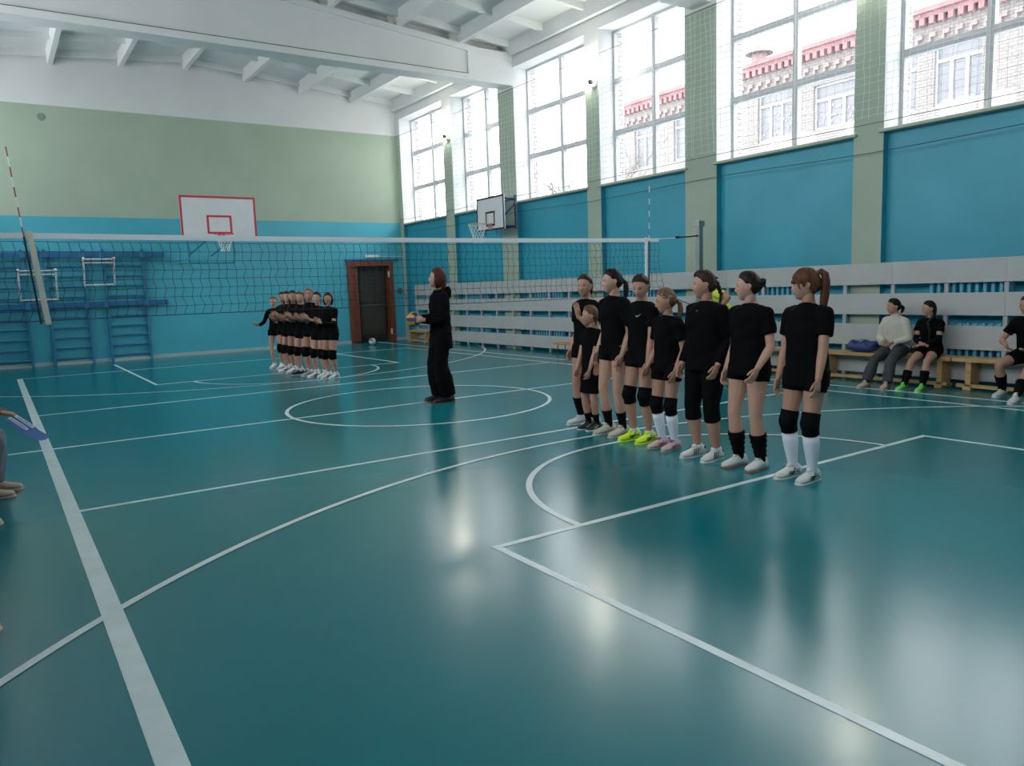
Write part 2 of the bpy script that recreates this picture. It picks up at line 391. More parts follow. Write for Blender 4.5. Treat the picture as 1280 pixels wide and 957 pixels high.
# lamp and conduit over the door
t = thing('exit_lamp', 'small white strip lamp on the far wall above the brown door', 'lamp', (9.95, YF, 2.66))
obj('housing', bevel(boxes((-.22, .22, -.06, 0, -.035, .035)), .008, 2), mat('lamp_white', (.8, .82, .78), .4), t)
bm = bmesh.new(); tube(bm, [(.2, -.02, -.01), (.9, -.02, -.012), (1.04, -.02, -.01)], [.012]*3, 8); obj('cable_duct', bm, mat('lamp_white', (1, 1, 1)), t)
for x, lb in ((8.75, 'tiny blue cable bracket on far wall left of the door'), (10.5, 'tiny blue cable bracket on far wall right above the door')):
    t = tag(obj('wall_hook', bevel(boxes((x-.05, x+.05, YF-.05, YF, 3.14, 3.17), (x-.05, x-.035, YF-.05, YF, 3.17, 3.25)), .003), BLUE2), lb, 'bracket')
t = thing('wall_vent', 'small round grey vent high on the green part of the far wall', 'vent', (1.47, YF, 6.07))
bm = bmesh.new(); tube(bm, [(0, 0, 0), (0, -.015, 0)], [.085, .075], 20, dome=False); obj('cover', bm, mat('vent_grey', (.2, .26, .2), .7), t)
t = thing('bell', 'small round grey bell in the far right corner by the screens', 'bell', (XR-.14, YF, 1.57))
bm = bmesh.new(); tube(bm, [(0, 0, 0), (0, -.05, 0)], [.09, .075], 20); obj('dome', bm, mat('bell_grey', (.13, .16, .17), .4, .5), t, smooth=True)
bm = bmesh.new(); blob(bm, (0, -.07, 0), (.03, .02, .03)); obj('hub', bm, STEEL, t)

# ------------------------------------------------------------------ wall bars on the far wall
def wall_bars(x0, x1, label):
    t = thing('wall_bars', label, 'wall bars', ((x0+x1)/2, YF, 0), group='blue wall bars along the far wall')
    w = (x1-x0)/2
    for s in (-1, 1): obj('upright', bevel(boxes((s*w-.03, s*w+.03, -.14, -.0, .0, 2.88)), .004), BLUE2, t)
    pr = None
    for k in range(11):
        z = .16+k*.255
        if pr is None:
            bm = bmesh.new(); tube(bm, [(-w, -.09, z), (w, -.09, z)], [(.028, .018)]*2, 10, side=(0, 0, 1), dome=False); pr = obj('rung', bm, BLUE2, t); z0 = z
        else: copy_child(pr, (0, 0, z-z0), t)
    obj('foot_rail', boxes((-w, w, -.12, -.02, 0, .05)), BASEB, t)
wall_bars(-1.2, -.42, 'blue wall bars in the far left corner, mostly cut off by the frame')
wall_bars(-.13, .73, 'blue wall bars behind the left net antenna')
wall_bars(1.21, 2.06, 'blue wall bars between the two white pull-up frames')
wall_bars(2.5, 3.42, 'rightmost blue wall bars nearest the basketball backboard')
for z, lb in ((2.74, 'upper long dark blue board across the wall bars'), (1.49, 'lower long dark blue board across the wall bars')):
    t = thing('long_board', lb, 'board', (1.3, YF, z))
    obj('plank', bevel(boxes((-2.5, 2.64, -.20, -.145, -.065, .065)), .006), BEAMBLUE, t)
    for x in (-1.45, -.55, .72, 1.15, 2.1): obj('clamp', bevel(boxes((x-.05, x+.05, -.23, -.142, -.085, .085)), .006), BLUE2, t)
def pullup(x0, x1, z0, z1, label):
    t = thing('pull_up_frame', label, 'pull-up bar', ((x0+x1)/2, YF-.2, z0), group='white steel frames hooked on the wall bars')
    w = (x1-x0)/2; hh = z1-z0; wm = mat('white_tube', (.72, .74, .72), .4)
    for s in (-1, 1):
        bm = bmesh.new(); tube(bm, [(s*w, 0, 0), (s*w, -.1, hh*.5), (s*w, -.28, hh)], [.022]*3, 8); obj('side_tube', bm, wm, t, smooth=True)
        bm = bmesh.new(); tube(bm, [(s*w, -.28, hh), (s*w, .03, hh-.03)], [.022]*2, 8); obj('arm', bm, wm, t, smooth=True)
        bm = bmesh.new(); blob(bm, (s*w, -.29, hh), .038); obj('end_cap', bm, wm, t)
    for z, y in ((hh-.02, -.28), (.03, 0), (hh-.1, -.02)):
        bm = bmesh.new(); tube(bm, [(-w, y, z), (w, y, z)], [.02]*2, 8); obj('cross_tube', bm, wm, t, smooth=True)
pullup(.62, 1.4, 1.62, 2.36, 'white pull-up frame beside the left net antenna, hung lower')
pullup(2.02, 2.7, 1.95, 2.63, 'white pull-up frame on the far wall bars, hung higher and further right')

# ------------------------------------------------------------------ screen boards over the radiators
t = thing('radiator_screen', 'long grey slatted board screen covering radiators along the window wall', 'screen', (10.85, 0, 0))
py = [6.11+.755*k for k in range(-11, 22)]
pp = None
for y in py:
    if y > 22.1: continue
    if pp is None: pp = obj('post', bevel(boxes((.0, .05, -.028, .028, 0, 1.69)), .003), SLATPOST, t); pp.location = (0.002, y, 0)
    else: copy_child(pp, (0.002, y, 0), t)
rows = [(1.405, 1.72), (.965, 1.27), (.505, .825), (.09, .385)]
js = py[1::2]
edges = [js[0]]+[y for y in js[1:]]
for (z0, z1) in rows:
    pb = None
    for a, b in zip(edges, edges[1:]):
        b = min(b, 22.2)
        if pb is None: pb = obj('board', bevel(boxes((-.018, 0, .001, 1.509, z0, z1)), .002), SLAT, t); pb.location = (0, a, 0)
        else: copy_child(pb, (0, a, 0), t)
# ------------------------------------------------------------------ radiators
def radiator(y, L, z0, z1, label):
    t = thing('radiator', label, 'radiator', (10.985, y, z0), group='blue finned radiators behind the grey screen')
    hh = z1-z0; n = int(L/.1); p0 = None
    for k in range(n):
        yy = -L/2+.05+k*.1
        if p0 is None:
            bm = bmesh.new(); box(bm, -.05, .05, -.024, .024, .03, hh-.03)
            bevel(bm, .015, 2)
            p0 = obj('fin', bm, BLUE3, t); p0.location = (0, yy, 0)
        else: copy_child(p0, (0, yy, 0), t)
    bm = bmesh.new()
    for z in (.06, hh-.06): tube(bm, [(0, -L/2-.06, z), (0, L/2+.1, z)], [.02]*2, 8)
    obj('pipe', bm, BLUE3, t)
WHR = ['nearest', 'third', 'third', 'fourth', 'fifth', 'farthest']
centres = [5.0, 8.15, 11.45, 14.45, 17.65, 20.6]
names = ['behind the seated pair on the long bench', 'behind the ponytailed player at the right end of the line', 'behind the middle of the player line', 'behind the net under the third window', 'behind the coach', 'in the far corner by the door']
for c, nm in zip(centres, names):
    radiator(c+.1, 1.1, 1.03, 1.62, 'upper blue radiator '+nm); radiator(c+.1, 1.1, .3, .885, 'lower blue radiator '+nm)

# ------------------------------------------------------------------ benches
def bench(y0, y1, x, label, hgt=.42, wd=.3, legs=None, m=WOOD, far=False):
    t = thing('gym_bench', label, 'bench', (x, (y0+y1)/2, 0), group='wooden gym benches')
    L = (y1-y0)/2
    obj('seat', bevel(boxes((-wd/2, wd/2, -L, L, hgt-.05, hgt)), .006, 2), m, t)
    for y in legs or (-L+.2, L-.2):
        obj('leg', bevel(boxes((-wd/2+.03, wd/2-.03, y-.035, y+.035, .05, hgt-.05)), .004), m, t)
        obj('foot', bevel(boxes((-wd/2-.0, wd/2+.0, y-.05, y+.05, 0, .05)), .004), m, t)
    obj('rail', bevel(boxes((-.12, -.07, -L+.05, L-.05, .03, .075)), .003), m, t)
bench(2.5, 5.08, 10.65, 'pine gym bench at the right edge of the frame')
bench(5.1, 8.7, 10.65, 'long pine gym bench carrying the seated pair and the blue bag', legs=(-1.65, .05, 1.6))
bench(19.9, 21.3, 10.65, 'far pine bench by the corner behind the coach', hgt=.36)
t = thing('small_bench', 'low orange bench with thin metal legs left of the player line', 'bench', (10.35, 12.65, 0))
obj('seat', bevel(boxes((-.14, .14, -.8, .8, .27, .31)), .006), ORANGE, t)
for y in (-.68, .68):
    bm = bmesh.new(); tube(bm, [(-.11, y, 0), (-.1, y, .27), (.1, y, .27), (.11, y, 0)], [.012]*4, 8); obj('leg', bm, mat('leg_metal', (.12, .12, .12), .4, .7), t)
bench(3.4, 8.4, -.62, 'long spectator bench along the left wall out of frame', legs=(-2.2, 0, 2.2))
# blue bag on the bench
t = thing('sports_bag', 'crumpled dark blue bag lying on the bench left of the seated pair', 'bag', (10.63, 6.42, .42))
bm = bmesh.new(); blob(bm, (0, 0, .075), (.13, .22, .085), u=20, v=12); blob(bm, (0, -.13, .1), (.1, .09, .08)); blob(bm, (.02, .12, .09), (.1, .1, .07))
for v in bm.verts:
    q = v.co; k = .02*math.sin(q.y*37+q.z*20)+.014*math.sin(q.x*50+q.y*21); v.co = q+q.normalized()*k; v.co.z = max(v.co.z, .0)
BAG = mat('bag_blue', (.015, .04, .16), .45, bump=(12, .5)); obj('body', bm, BAG, t, smooth=True)
bm = bmesh.new(); tube(bm, [(-.02, -.12, .13), (-.06, -.06, .19), (-.06, .06, .17), (0, .14, .12)], [(.015, .005)]*4, 8); obj('strap', bm, BAG, t)

# ------------------------------------------------------------------ wall lamps on the narrow columns
def wall_lamp(y, label, on=True):
    t = thing('wall_lamp', label, 'lamp', (XR, y, 5.9), group='lit lamps on the window columns')
    obj('back_plate', bevel(boxes((-.03, 0, -.08, .08, -.22, .1)), .004), mat('plate_grey', (.3, .3, .28), .5, .3), t)
    bm = bmesh.new(); tube(bm, [(-.02, 0, -.12), (-.13, 0, -.16)], [.012]*2, 8); obj('arm', bm, WIRE, t)
    bm = bmesh.new(); blob(bm, (-.12, 0, .03), (.085, .085, .11), u=16, v=12)
    obj('bulb', bm, mat('lamp_glow', (1, 1, 1), .5, emit=((1, .97, .84), 280)), t, smooth=True)
    bm = bmesh.new()
    for k in range(6):
        a = k*PI/3; tube(bm, [(-.12+.05*math.cos(a), .05*math.sin(a), -.1), (-.12+.1*math.cos(a), .1*math.sin(a), 0), (-.12+.1*math.cos(a), .1*math.sin(a), .08)], [.003]*3, 4, dome=False)
    tube(bm, [(-.12, 0, -.15), (-.12, 0, -.09)], [.05, .055], 12)
    obj('guard', bm, WIRE, t)
wall_lamp(19.02, 'lit round lamp on the farthest narrow column'); wall_lamp(12.78, 'lit round lamp on the middle narrow column')
wall_lamp(6.62, 'lit lamp at the top edge of frame between the two right windows')

# ------------------------------------------------------------------ rope nets in front of the windows and wires
t = thing('window_net', 'white square-mesh rope net hanging over the windows on wires', 'net', (10.9, 0, 0))
polys = []
rz = np.random.RandomState(3)
y = 3.0
while y < 22.25:
    j = .012*rz.randn(); zb = 3.78+.03*math.sin(y*2.1)+.015*rz.randn(); zz = np.linspace(6.28, zb, 14)
    polys.append([(.0+.01*math.sin(z*3+y), y+j*(6.3-z)+.007*rz.randn(), z) for z in zz]); y += .115
for z in np.arange(3.85, 6.3, .115):
    ys = np.arange(3.0, 22.3, .23); ph = rz.rand()*6
    polys.append([(.01*math.sin(z*3+yy), yy, z+.012*math.sin(yy*3.1+ph)-.004*abs(rz.randn())) for yy in ys])
strands('mesh', polys, .0025, CORD, t)
for nm, z, x, zz in (('top_wire', 6.3, 0, 6.3), ('bottom_wire', 3.76, 0, 3.76)):
    strands(nm, [[(x, yy, zz-.02*math.sin((yy-3.2)/6.3*PI)**2) for yy in np.arange(-2.6, 22.3, .8)]], .005, WIRE, t, kind=None)
t = tag(strands('guy_wire', [[(10.93, yy, 3.38-.05*math.sin((yy-3.3)/6.3*PI)**2) for yy in np.arange(-2.6, 22.3, .7)]], .006, WIRE, None, kind=None), 'thin dark wire stretched across the blue panels below the window sills', 'wire')
for (a, b) in NARROW+WIDE:
    pass

# ------------------------------------------------------------------ volleyball net
nt_ = thing('volleyball_net', 'black volleyball net with white top tape stretched across the court', 'net', (0, YC, 0))
NX0, NX1 = -.25, 9.48
ztop = lambda x: 2.262-.025*math.sin((x+.3)/9.8*PI)
polys = []; rs = np.random.RandomState(5); n = 98
xs = np.linspace(NX0, NX1, n)
rowz = lambda x, k: ztop(x)-.06-(k*.1035)*(1-.02*math.sin(x*.6))
jit = rs.randn(n, 10)*.008
def gp(i, k):
    x = xs[i]+jit[i, k]+(.014 if k % 2 else -.010)
    if x > 9.1 and k > 3: x += (k-3)*.022*(x-9.1)/.38   # loose lower corner
    zz = rowz(xs[i], k)
    if i == 0: pass
    return (x, .01*math.sin(i*.7+k), zz)
for i in range(n): polys.append([gp(i, k) for k in range(9)] + [gp(i, 8)][:0])
for k in range(9): polys.append([gp(i, k) for i in range(n)])
strands('mesh', polys, .0031, DARK, nt_)
bm = bmesh.new()
pv = None
for x in np.linspace(NX0, NX1-.0, 40):
    z = ztop(x); q = [bm.verts.new(p) for p in ((x, -.012, z-.032), (x, -.012, z+.028), (x, .012, z+.028), (x, .012, z-.032))]
    if pv:
        for k in range(4): bm.faces.new((pv[k], pv[(k+1) % 4], q[(k+1) % 4], q[k]))
    pv = q
obj('top_tape', bm, TAPE, nt_)
strands('bottom_rope', [[gp(i, 8) for i in range(n)]], .005, DARK, nt_, kind=None)
def side_band(xt, xb, label, w, mt):
    bm = bmesh.new()
    v = [bm.verts.new(p) for p in ((xt-w, -.02, 2.30), (xt+w, -.02, 2.30), (xb+w, -.02, 1.33), (xb-w, -.02, 1.33), (xt-w, .02, 2.30), (xt+w, .02, 2.30), (xb+w, .02, 1.33), (xb-w, .02, 1.33))]
    for f in ((3, 2, 1, 0), (4, 5, 6, 7), (0, 1, 5, 4), (1, 2, 6, 5), (2, 3, 7, 6), (3, 0, 4, 7)): bm.faces.new([v[k] for k in f])
    b = obj('side_band', bm, mt, nt_); b['label'] = label
side_band(.405, .49, 'cream side band at the left sideline', .028, CREAM); side_band(9.19, 9.19, 'white side band at the right sideline', .02, TAPE)
def antenna(xt, xb, cols, lab):
    bm = bmesh.new(); L = 9; P0 = Vector((xt, -.03, 3.14)); P1 = Vector((xb, -.03, 1.34))
    for k in range(18):
        a = P0.lerp(P1, k/18); b = P0.lerp(P1, (k+1)/18); mi = (k % 2) if k < 9 else 2
        tube(bm, [a, b], [.0065 if k < 9 else .011]*2, 8, dome=False, mi=mi)
    a = obj('antenna', bm, [*cols, BLACKP], nt_); a['label'] = lab
antenna(.285, .425, [mat('antenna_red', (.30, .05, .05), .4), TAPE], 'red and white antenna leaning at the left')
antenna(9.245, 9.21, [TAPE, mat('antenna_dark', (.10, .16, .2), .4)], 'white and dark antenna at the right')
strands('rope', [[(NX1, 0, 2.28), (9.75, 0, 2.29), (9.95, 0, 2.30)]], .006, TAPE, nt_, kind=None)
strands('rope', [[(9.93, 0, 2.31), (10.2, 0, 2.32), (10.43, 0, 2.34)]], .012, BLACKP, nt_, nsides=8, kind=None)
bm = bmesh.new(); tube(bm, [(9.9, 0, 2.31), (9.99, 0, 2.31)], [.025, .02], 8); obj('turnbuckle', bm, BLACKP, nt_)
strands('rope', [[(NX1+.1, 0, 1.38), (9.9, 0, 1.25), (10.38, 0, 1.1)]], .007, BLACKP, nt_, nsides=6, kind=None)
strands('rope', [[(NX0, 0, 2.28), (-.9, 0, 2.3)]], .006, TAPE, nt_, nsides=6, kind=None)
strands('rope', [[(NX0, 0, 1.38), (-.9, 0, 1.2)]], .006, BLACKP, nt_, nsides=6, kind=None)
def post(x, lb):
    t = thing('net_post', lb, 'post', (x, YC, 0), group='volleyball net posts')
    obj('profile', bevel(boxes((-.04, .04, -.045, .045, 0, 2.55)), .006), STEEL, t)
    obj('slide_rail', bevel(boxes((.045, .075, -.03, .03, .3, 2.58)), .004), STEEL, t)
    obj('top_block', bevel(boxes((-.05, .1, -.05, .05, 2.5, 2.6)), .006), STEEL, t)
    obj('winch', bevel(boxes((-.09, -.03, -.04, .04, .95, 1.12)), .01), BLACKP, t)
    obj('base_plate', bevel(boxes((-.1, .1, -.1, .1, 0, .02)), .004), STEEL, t)
    bm = bmesh.new(); tube(bm, [(-.05, 0, 2.34), (-.01, 0, 2.34)], [.02, .02], 8); obj('hook', bm, BLACKP, t)
post(10.47, 'aluminium net post in front of the wide column on the window side')
post(-.95, 'aluminium net post on the left side beyond the frame')

# ------------------------------------------------------------------ basketball hoops
def hoop(name, label, loc, rz, w, hh, border, bw, zb, rimm, truss, rimz, netcol, netlen):
    """board faces local -y, centred x=0, bottom at z=zb; loc is board centre on floor"""
    t = thing(name, label, 'basketball hoop', loc, rz)
    obj('backboard', bevel(boxes((-w/2, w/2, 0, .03, zb, zb+hh)), .003), BOARD, t)
    b = bmesh.new()
    for q in ((-w/2, w/2, -.004, 0, zb, zb+bw), (-w/2, w/2, -.004, 0, zb+hh-bw, zb+hh), (-w/2, -w/2+bw, -.004, 0, zb+bw, zb+hh-bw), (w/2-bw, w/2, -.004, 0, zb+bw, zb+hh-bw)): box(b, *q)
    obj('border', b, border, t)
    iw, ih, iz = w*.33, hh*.43, zb+.12*hh/1.05+.02
    b = bmesh.new()
    for q in ((-iw/2, iw/2, -.004, 0, iz, iz+bw), (-iw/2, iw/2, -.004, 0, iz+ih-bw, iz+ih), (-iw/2, -iw/2+bw, -.004, 0, iz+bw, iz+ih-bw), (iw/2-bw, iw/2, -.004, 0, iz+bw, iz+ih-bw)): box(b, *q)
    obj('target_rectangle', b, border, t)
    R = .225; cy = -.15-R
    b = bmesh.new(); pts = [(R*math.sin(2*PI*k/28), cy+R*math.cos(2*PI*k/28), rimz) for k in range(28)]
    V = []
    for k in range(28): tube(b, [pts[k], pts[(k+1) % 28]], [.009]*2, 6, dome=False)
    tube(b, [(-.1, cy+.2, rimz), (-.08, -.02, rimz)], [.008]*2, 6); tube(b, [(.1, cy+.2, rimz), (.08, -.02, rimz)], [.008]*2, 6)
    box(b, -.08, .08, -.14, -.004, rimz-.015, rimz+.012); box(b, -.08, .08, -.02, -.004, rimz-.12, rimz+.03)
    r = obj('rim', b, rimm, t)
    polys = []
    for k in range(12):
        for sgn in (1, -1):
            pl = []
            for q in range(7):
                a = 2*PI*(k+sgn*q*.5)/12; rr = R-(R-.1)*min(1, q/5); pl.append((rr*math.sin(a), cy+rr*math.cos(a), rimz-netlen*q/6))
            polys.append(pl)
    strands('hoop_net', polys, .004, netcol, r)
    return t
t = hoop('basketball_hoop', 'white backboard with red border on the far wall behind the net', (4.87, 19.86, 0), 0, 1.8, 1.05, RED, .05, 2.97, RED, None, 3.08, CORD, .42)
bm = bmesh.new()
for x in (-.57, .57):
    tube(bm, [(x, 1.05, 3.2), (x, 1.05, 2.45)], [.02]*2, 8); tube(bm, [(x, 1.05, 2.45), (x, 2.42, 2.5)], [.02]*2, 8)
for x in (-.3, .3):
    tube(bm, [(x, .05, 3.3), (x, 2.42, 3.2)], [.025]*2, 8); tube(bm, [(x, .05, 2.98), (x, 2.42, 2.7)], [.02]*2, 8); tube(bm, [(x, .05, 2.98), (x, .05, 3.9)], [.025]*2, 8)
tube(bm, [(-.57, 1.05, 2.45), (.57, 1.05, 2.45)], [.02]*2, 8); tube(bm, [(-.57, 1.05, 3.1), (.57, 1.05, 3.1)], [.02]*2, 8)
obj('wall_truss', bm, TEALST, t)
t = hoop('basketball_hoop', 'small white backboard with black border on the window-side wide column', (10.36, 16.05, 0), -PI/2, 1.24, .82, BLACKP, .045, 2.95, mat('rim_orange', (.62, .35, .30), .5), None, 3.1, CORD, .45)
bm = bmesh.new()
for x in (-.27, .22):
    tube(bm, [(x, .6, 3.0), (x, .6, 3.80)], [.028]*2, 4); tube(bm, [(x, .03, 3.72), (x, .6, 3.72)], [.022]*2, 4)
    tube(bm, [(x, .03, 3.05), (x, .6, 3.05)], [.022]*2, 4); tube(bm, [(x, .03, 3.1), (x, .6, 3.6)], [.018]*2, 4); tube(bm, [(x, .03, 2.85), (x, .03, 3.75)], [.02]*2, 4)
tube(bm, [(-.27, .6, 3.72), (.22, .6, 3.72)], [.022]*2, 4); tube(bm, [(-.27, .6, 3.05), (.22, .6, 3.05)], [.022]*2, 4)
obj('wall_bracket', bm, NAVY, t)

# ------------------------------------------------------------------ outside
g = obj('ground', boxes((12.5, 70, -30, 90, -.6, -.5)), mat('snow', (.75, .77, .8), .9)); g['kind'] = 'structure'
FX = 26.0
t = thing('brick_building', 'pale brick building with red cornice seen through the right windows', 'building', (FX, 10, -.5))
wins = []
def wrow(y0, y1, z0, z1, nl, dec):
    wins.append((y0, y1, z0, z1, nl, dec))
wrow(12.0-10, 13.45-10, 7.4, 9.35, 3, 0); wrow(16.1-10, 17.85-10, 7.45, 9.05, 3, 1); wrow(18.8-10, 20.35-10, 7.4, 9.35, 3, 1)
wrow(23.6-10, 24.9-10, 7.4, 9.4, 2, 0); wrow(25.7-10, 27.4-10, 7.4, 9.4, 3, 0); wrow(14.05-10, 15.0-10, 7.4, 9.3, 2, 0); wrow(8.5-10, 10.2-10, 7.4, 9.35, 3, 0); wrow(4.5-10, 6.2-10, 7.4, 9.35, 3, 0)
bm = bmesh.new(); ys = [-25]+sorted([v for w_ in wins for v in w_[:2]])+[18.3]
for i in range(0, len(ys)-1):
    a, b = ys[i], ys[i+1]
    isw = any(abs(w_[0]-a) < 1e-6 for w_ in wins)
    if not isw: box(bm, 0, 10, a, b, 0, 10.4)
    else:
        w_ = [w_ for w_ in wins if abs(w_[0]-a) < 1e-6][0]; box(bm, 0, 10, a, b, 0, w_[2]); box(bm, 0, 10, a, b, w_[3], 10.4); box(bm, 1, 10, a, b, w_[2], w_[3])
obj('wall', bm, BRICK, t)
DR = mat('cornice_red', (.25, .135, .14), .9, noise=(2, .2)); LR = mat('cornice_pink', (.26, .19, .19), .9)
bm = bmesh.new(); box(bm, -.30, 0, -25, 18.5, 10.35, 10.5); box(bm, -.2, 0, -25, 18.4, 10.2, 10.35); obj('cornice', bm, DR, t)
bm = bmesh.new(); bm2 = bmesh.new(); y = -5
while y < 18.2:
    box(bm, -.24, 0, y, y+.16, 9.98, 10.2); y += .3
y = -5
while y < 18.2:
    box(bm2, -.12, 0, y, y+.2, 9.58, 9.72); box(bm2, -.11, 0, y+.151, y+.219, 9.44, 9.59); y += .42
obj('dentil_row', bm, DR, t, kind='stuff'); obj('brick_ornament', bm2, LR, t, kind='stuff')
WF = mat('far_window_white', (.36, .36, .37), .6); DG = mat('far_glass', (.15, .15, .165), .3); PINK = mat('curtain', (.38, .3, .32), .8)
for (y0, y1, z0, z1, nl, dec) in wins:
    bm = bmesh.new(); zt = z1-.55
    for k in range(nl+1):
        yy = y0+(y1-y0)*k/nl; box(bm, .11, .2, yy-.05, yy+.05, z0+.003, (z1 if k in (0, nl) else zt)-.003)
    box(bm, .12, .19, y0, y1, z0, z0+.08); box(bm, .12, .19, y0, y1, z1-.08, z1); box(bm, .12, .19, y0, y1, zt-.05, zt+.05)
    wd = obj('window', bm, WF, t)
    for k in range(nl): obj('pane', boxes((.17, .18, y0+(y1-y0)*k/nl+.05, y0+(y1-y0)*(k+1)/nl-.05, z0+.08, zt-.05)), DG, wd)
    obj('pane', boxes((.17, .18, y0+.05, y1-.05, zt+.05, z1-.08)), DG, wd)
    if dec:
        bm = bmesh.new()
        for k in range(16): blob(bm, (.15, random.uniform(y0+.15, y1-.15), random.uniform(z0+.2, zt-.2)), (.01, .05, .05), u=6, v=4)
        obj('paper_star', bm, WF, wd, kind='stuff')
t = thing('roof_cylinder', 'pinkish capped cylinder on the roof of the brick building', 'vent', (31, 24.2, 9.8))  # upright pinkish cylinder with a wider cap, above the roofline
bm = bmesh.new(); tube(bm, [(0, 0, 0), (0, 0, 2.2)], [.35, .35], 16, dome=False); obj('pipe', bm, LR, t)
bm = bmesh.new(); tube(bm, [(0, 0, 2.2), (0, 0, 2.35), (0, 0, 2.6)], [.65, .6, .2], 16, dome=False); obj('cap', bm, LR, t)
def tree(x, y, hh, seed, label):
    r = random.Random(seed); t = thing('bare_tree', label, 'tree', (x, y, -.5), group='bare winter trees outside'); bm = bmesh.new(); bt = bmesh.new()
    tube(bt, [(0, 0, 0), (.1, 0, hh*.3), (0, .1, hh*.55)], [.16, .12, .08], 8)
    def br(p, d, L, rad, dep):
        q = p+d*L*.5+Vector((r.uniform(-.1, .1), r.uniform(-.1, .1), .05))*L*.4; e = p+d*L
        tube(bm, [p, q, e], [rad, rad*.75, rad*.5], 4, dome=False)
        if dep:
            for _ in range(4):
                nd = (d+Vector((r.uniform(-.7, .7), r.uniform(-.7, .7), r.uniform(-.1, .7)))).normalized(); br(e if r.random() < .6 else q, nd, L*r.uniform(.55, .8), rad*.5, dep-1)
    for k in range(8): br(Vector((0, .05, hh*(.3+.03*k))), Vector((r.uniform(-1, 1), r.uniform(-1, 1), 1.1)).normalized(), hh*.22, .05, 3)
    BK = mat('bark', (.16, .14, .13), .9); obj('trunk', bt, BK, t); obj('branch', bm, BK, t, kind='stuff')
tree(20, 23.4, 8.2, 1, 'bare tree outside the second window from the back'); tree(24, 36, 9.5, 2, 'distant bare tree outside the far windows')
tree(21.5, 27.5, 7.6, 4, 'bare tree left of the brick building')
# ================================================================== PEOPLE
REM = []                                    # (object, smoothing rounds, extra bmesh or None, fold amplitude)
def skinmat(n, c): return mat(n, c, .55, spec=.35, noise=(9, .05))
SK1 = skinmat('skin_fair', (.44, .235, .165)); SK2 = skinmat('skin_light', (.50, .285, .21)); SK3 = skinmat('skin_warm', (.38, .19, .125))
BLK = mat('black_cotton', (.0042, .0043, .005), .9, spec=.06, bump=(9, .35)); BLK2 = mat('black_shorts', (.0035, .0035, .0042), .8, spec=.08, bump=(10, .25))
PADM = mat('black_knee_pad', (.004, .004, .0045), .8, spec=.08, bump=(30, .3)); SOCKB = mat('black_sock', (.005, .005, .0055), .9, spec=.08); SOCKW = mat('white_sock', (.66, .69, .76), .9, bump=(40, .2))
SWEAT = mat('cream_sweater', (.56, .52, .46), .9, bump=(14, .4)); GREYP = mat('charcoal_jeans', (.045, .047, .052), .85, bump=(14, .4)); JEAN = mat('grey_blue_jeans', (.13, .17, .20), .85, bump=(14, .4))
YEL = mat('yellow_shirt', (.62, .66, .07), .8, bump=(8, .4)); REDM = mat('red_sleeve', (.32, .03, .05), .8)
def hairmat(n, c): return mat(n, c, .5, spec=.18, noise=(30, .35, (1, 1, .15)), bump=(60, .35))
H_DK = hairmat('hair_dark', (.012, .008, .007)); H_BR = hairmat('hair_brown', (.035, .018, .012)); H_LB = hairmat('hair_light_brown', (.13, .075, .042)); H_RD = hairmat('hair_auburn', (.10, .035, .018)); H_BL = hairmat('hair_blond', (.20, .12, .065)); H_RB = hairmat('hair_redbrown', (.075, .022, .015))
EYEW = mat('eye_white', (.55, .52, .5), .25); EYED = mat('eye_iris', (.03, .02, .015), .2); LIP = mat('lip', (.27, .07, .065), .45); BROW = mat('brow', (.025, .015, .012), .8)
SW = mat('shoe_white', (.62, .62, .60), .5); SCR = mat('shoe_cream', (.52, .47, .38), .6); SNE = mat('shoe_neon', (.62, .85, .02), .5); SGR = mat('shoe_green', (.16, .62, .10), .5); SBK = mat('shoe_black', (.012, .012, .014), .5); SPK = mat('shoe_pink_white', (.58, .42, .42), .55); MAG = mat('shoe_magenta', (.36, .02, .12), .5); SGY = mat('shoe_grey', (.30, .29, .26), .6); SBG = mat('shoe_beige', (.50, .36, .29), .6)
GUM = mat('gum_sole', (.30, .11, .05), .5); SLW = mat('sole_white', (.62, .62, .6), .5); SLB = mat('sole_black', (.012, .012, .012), .5); STRIPE = mat('stripe_black', (.01, .01, .012), .5)

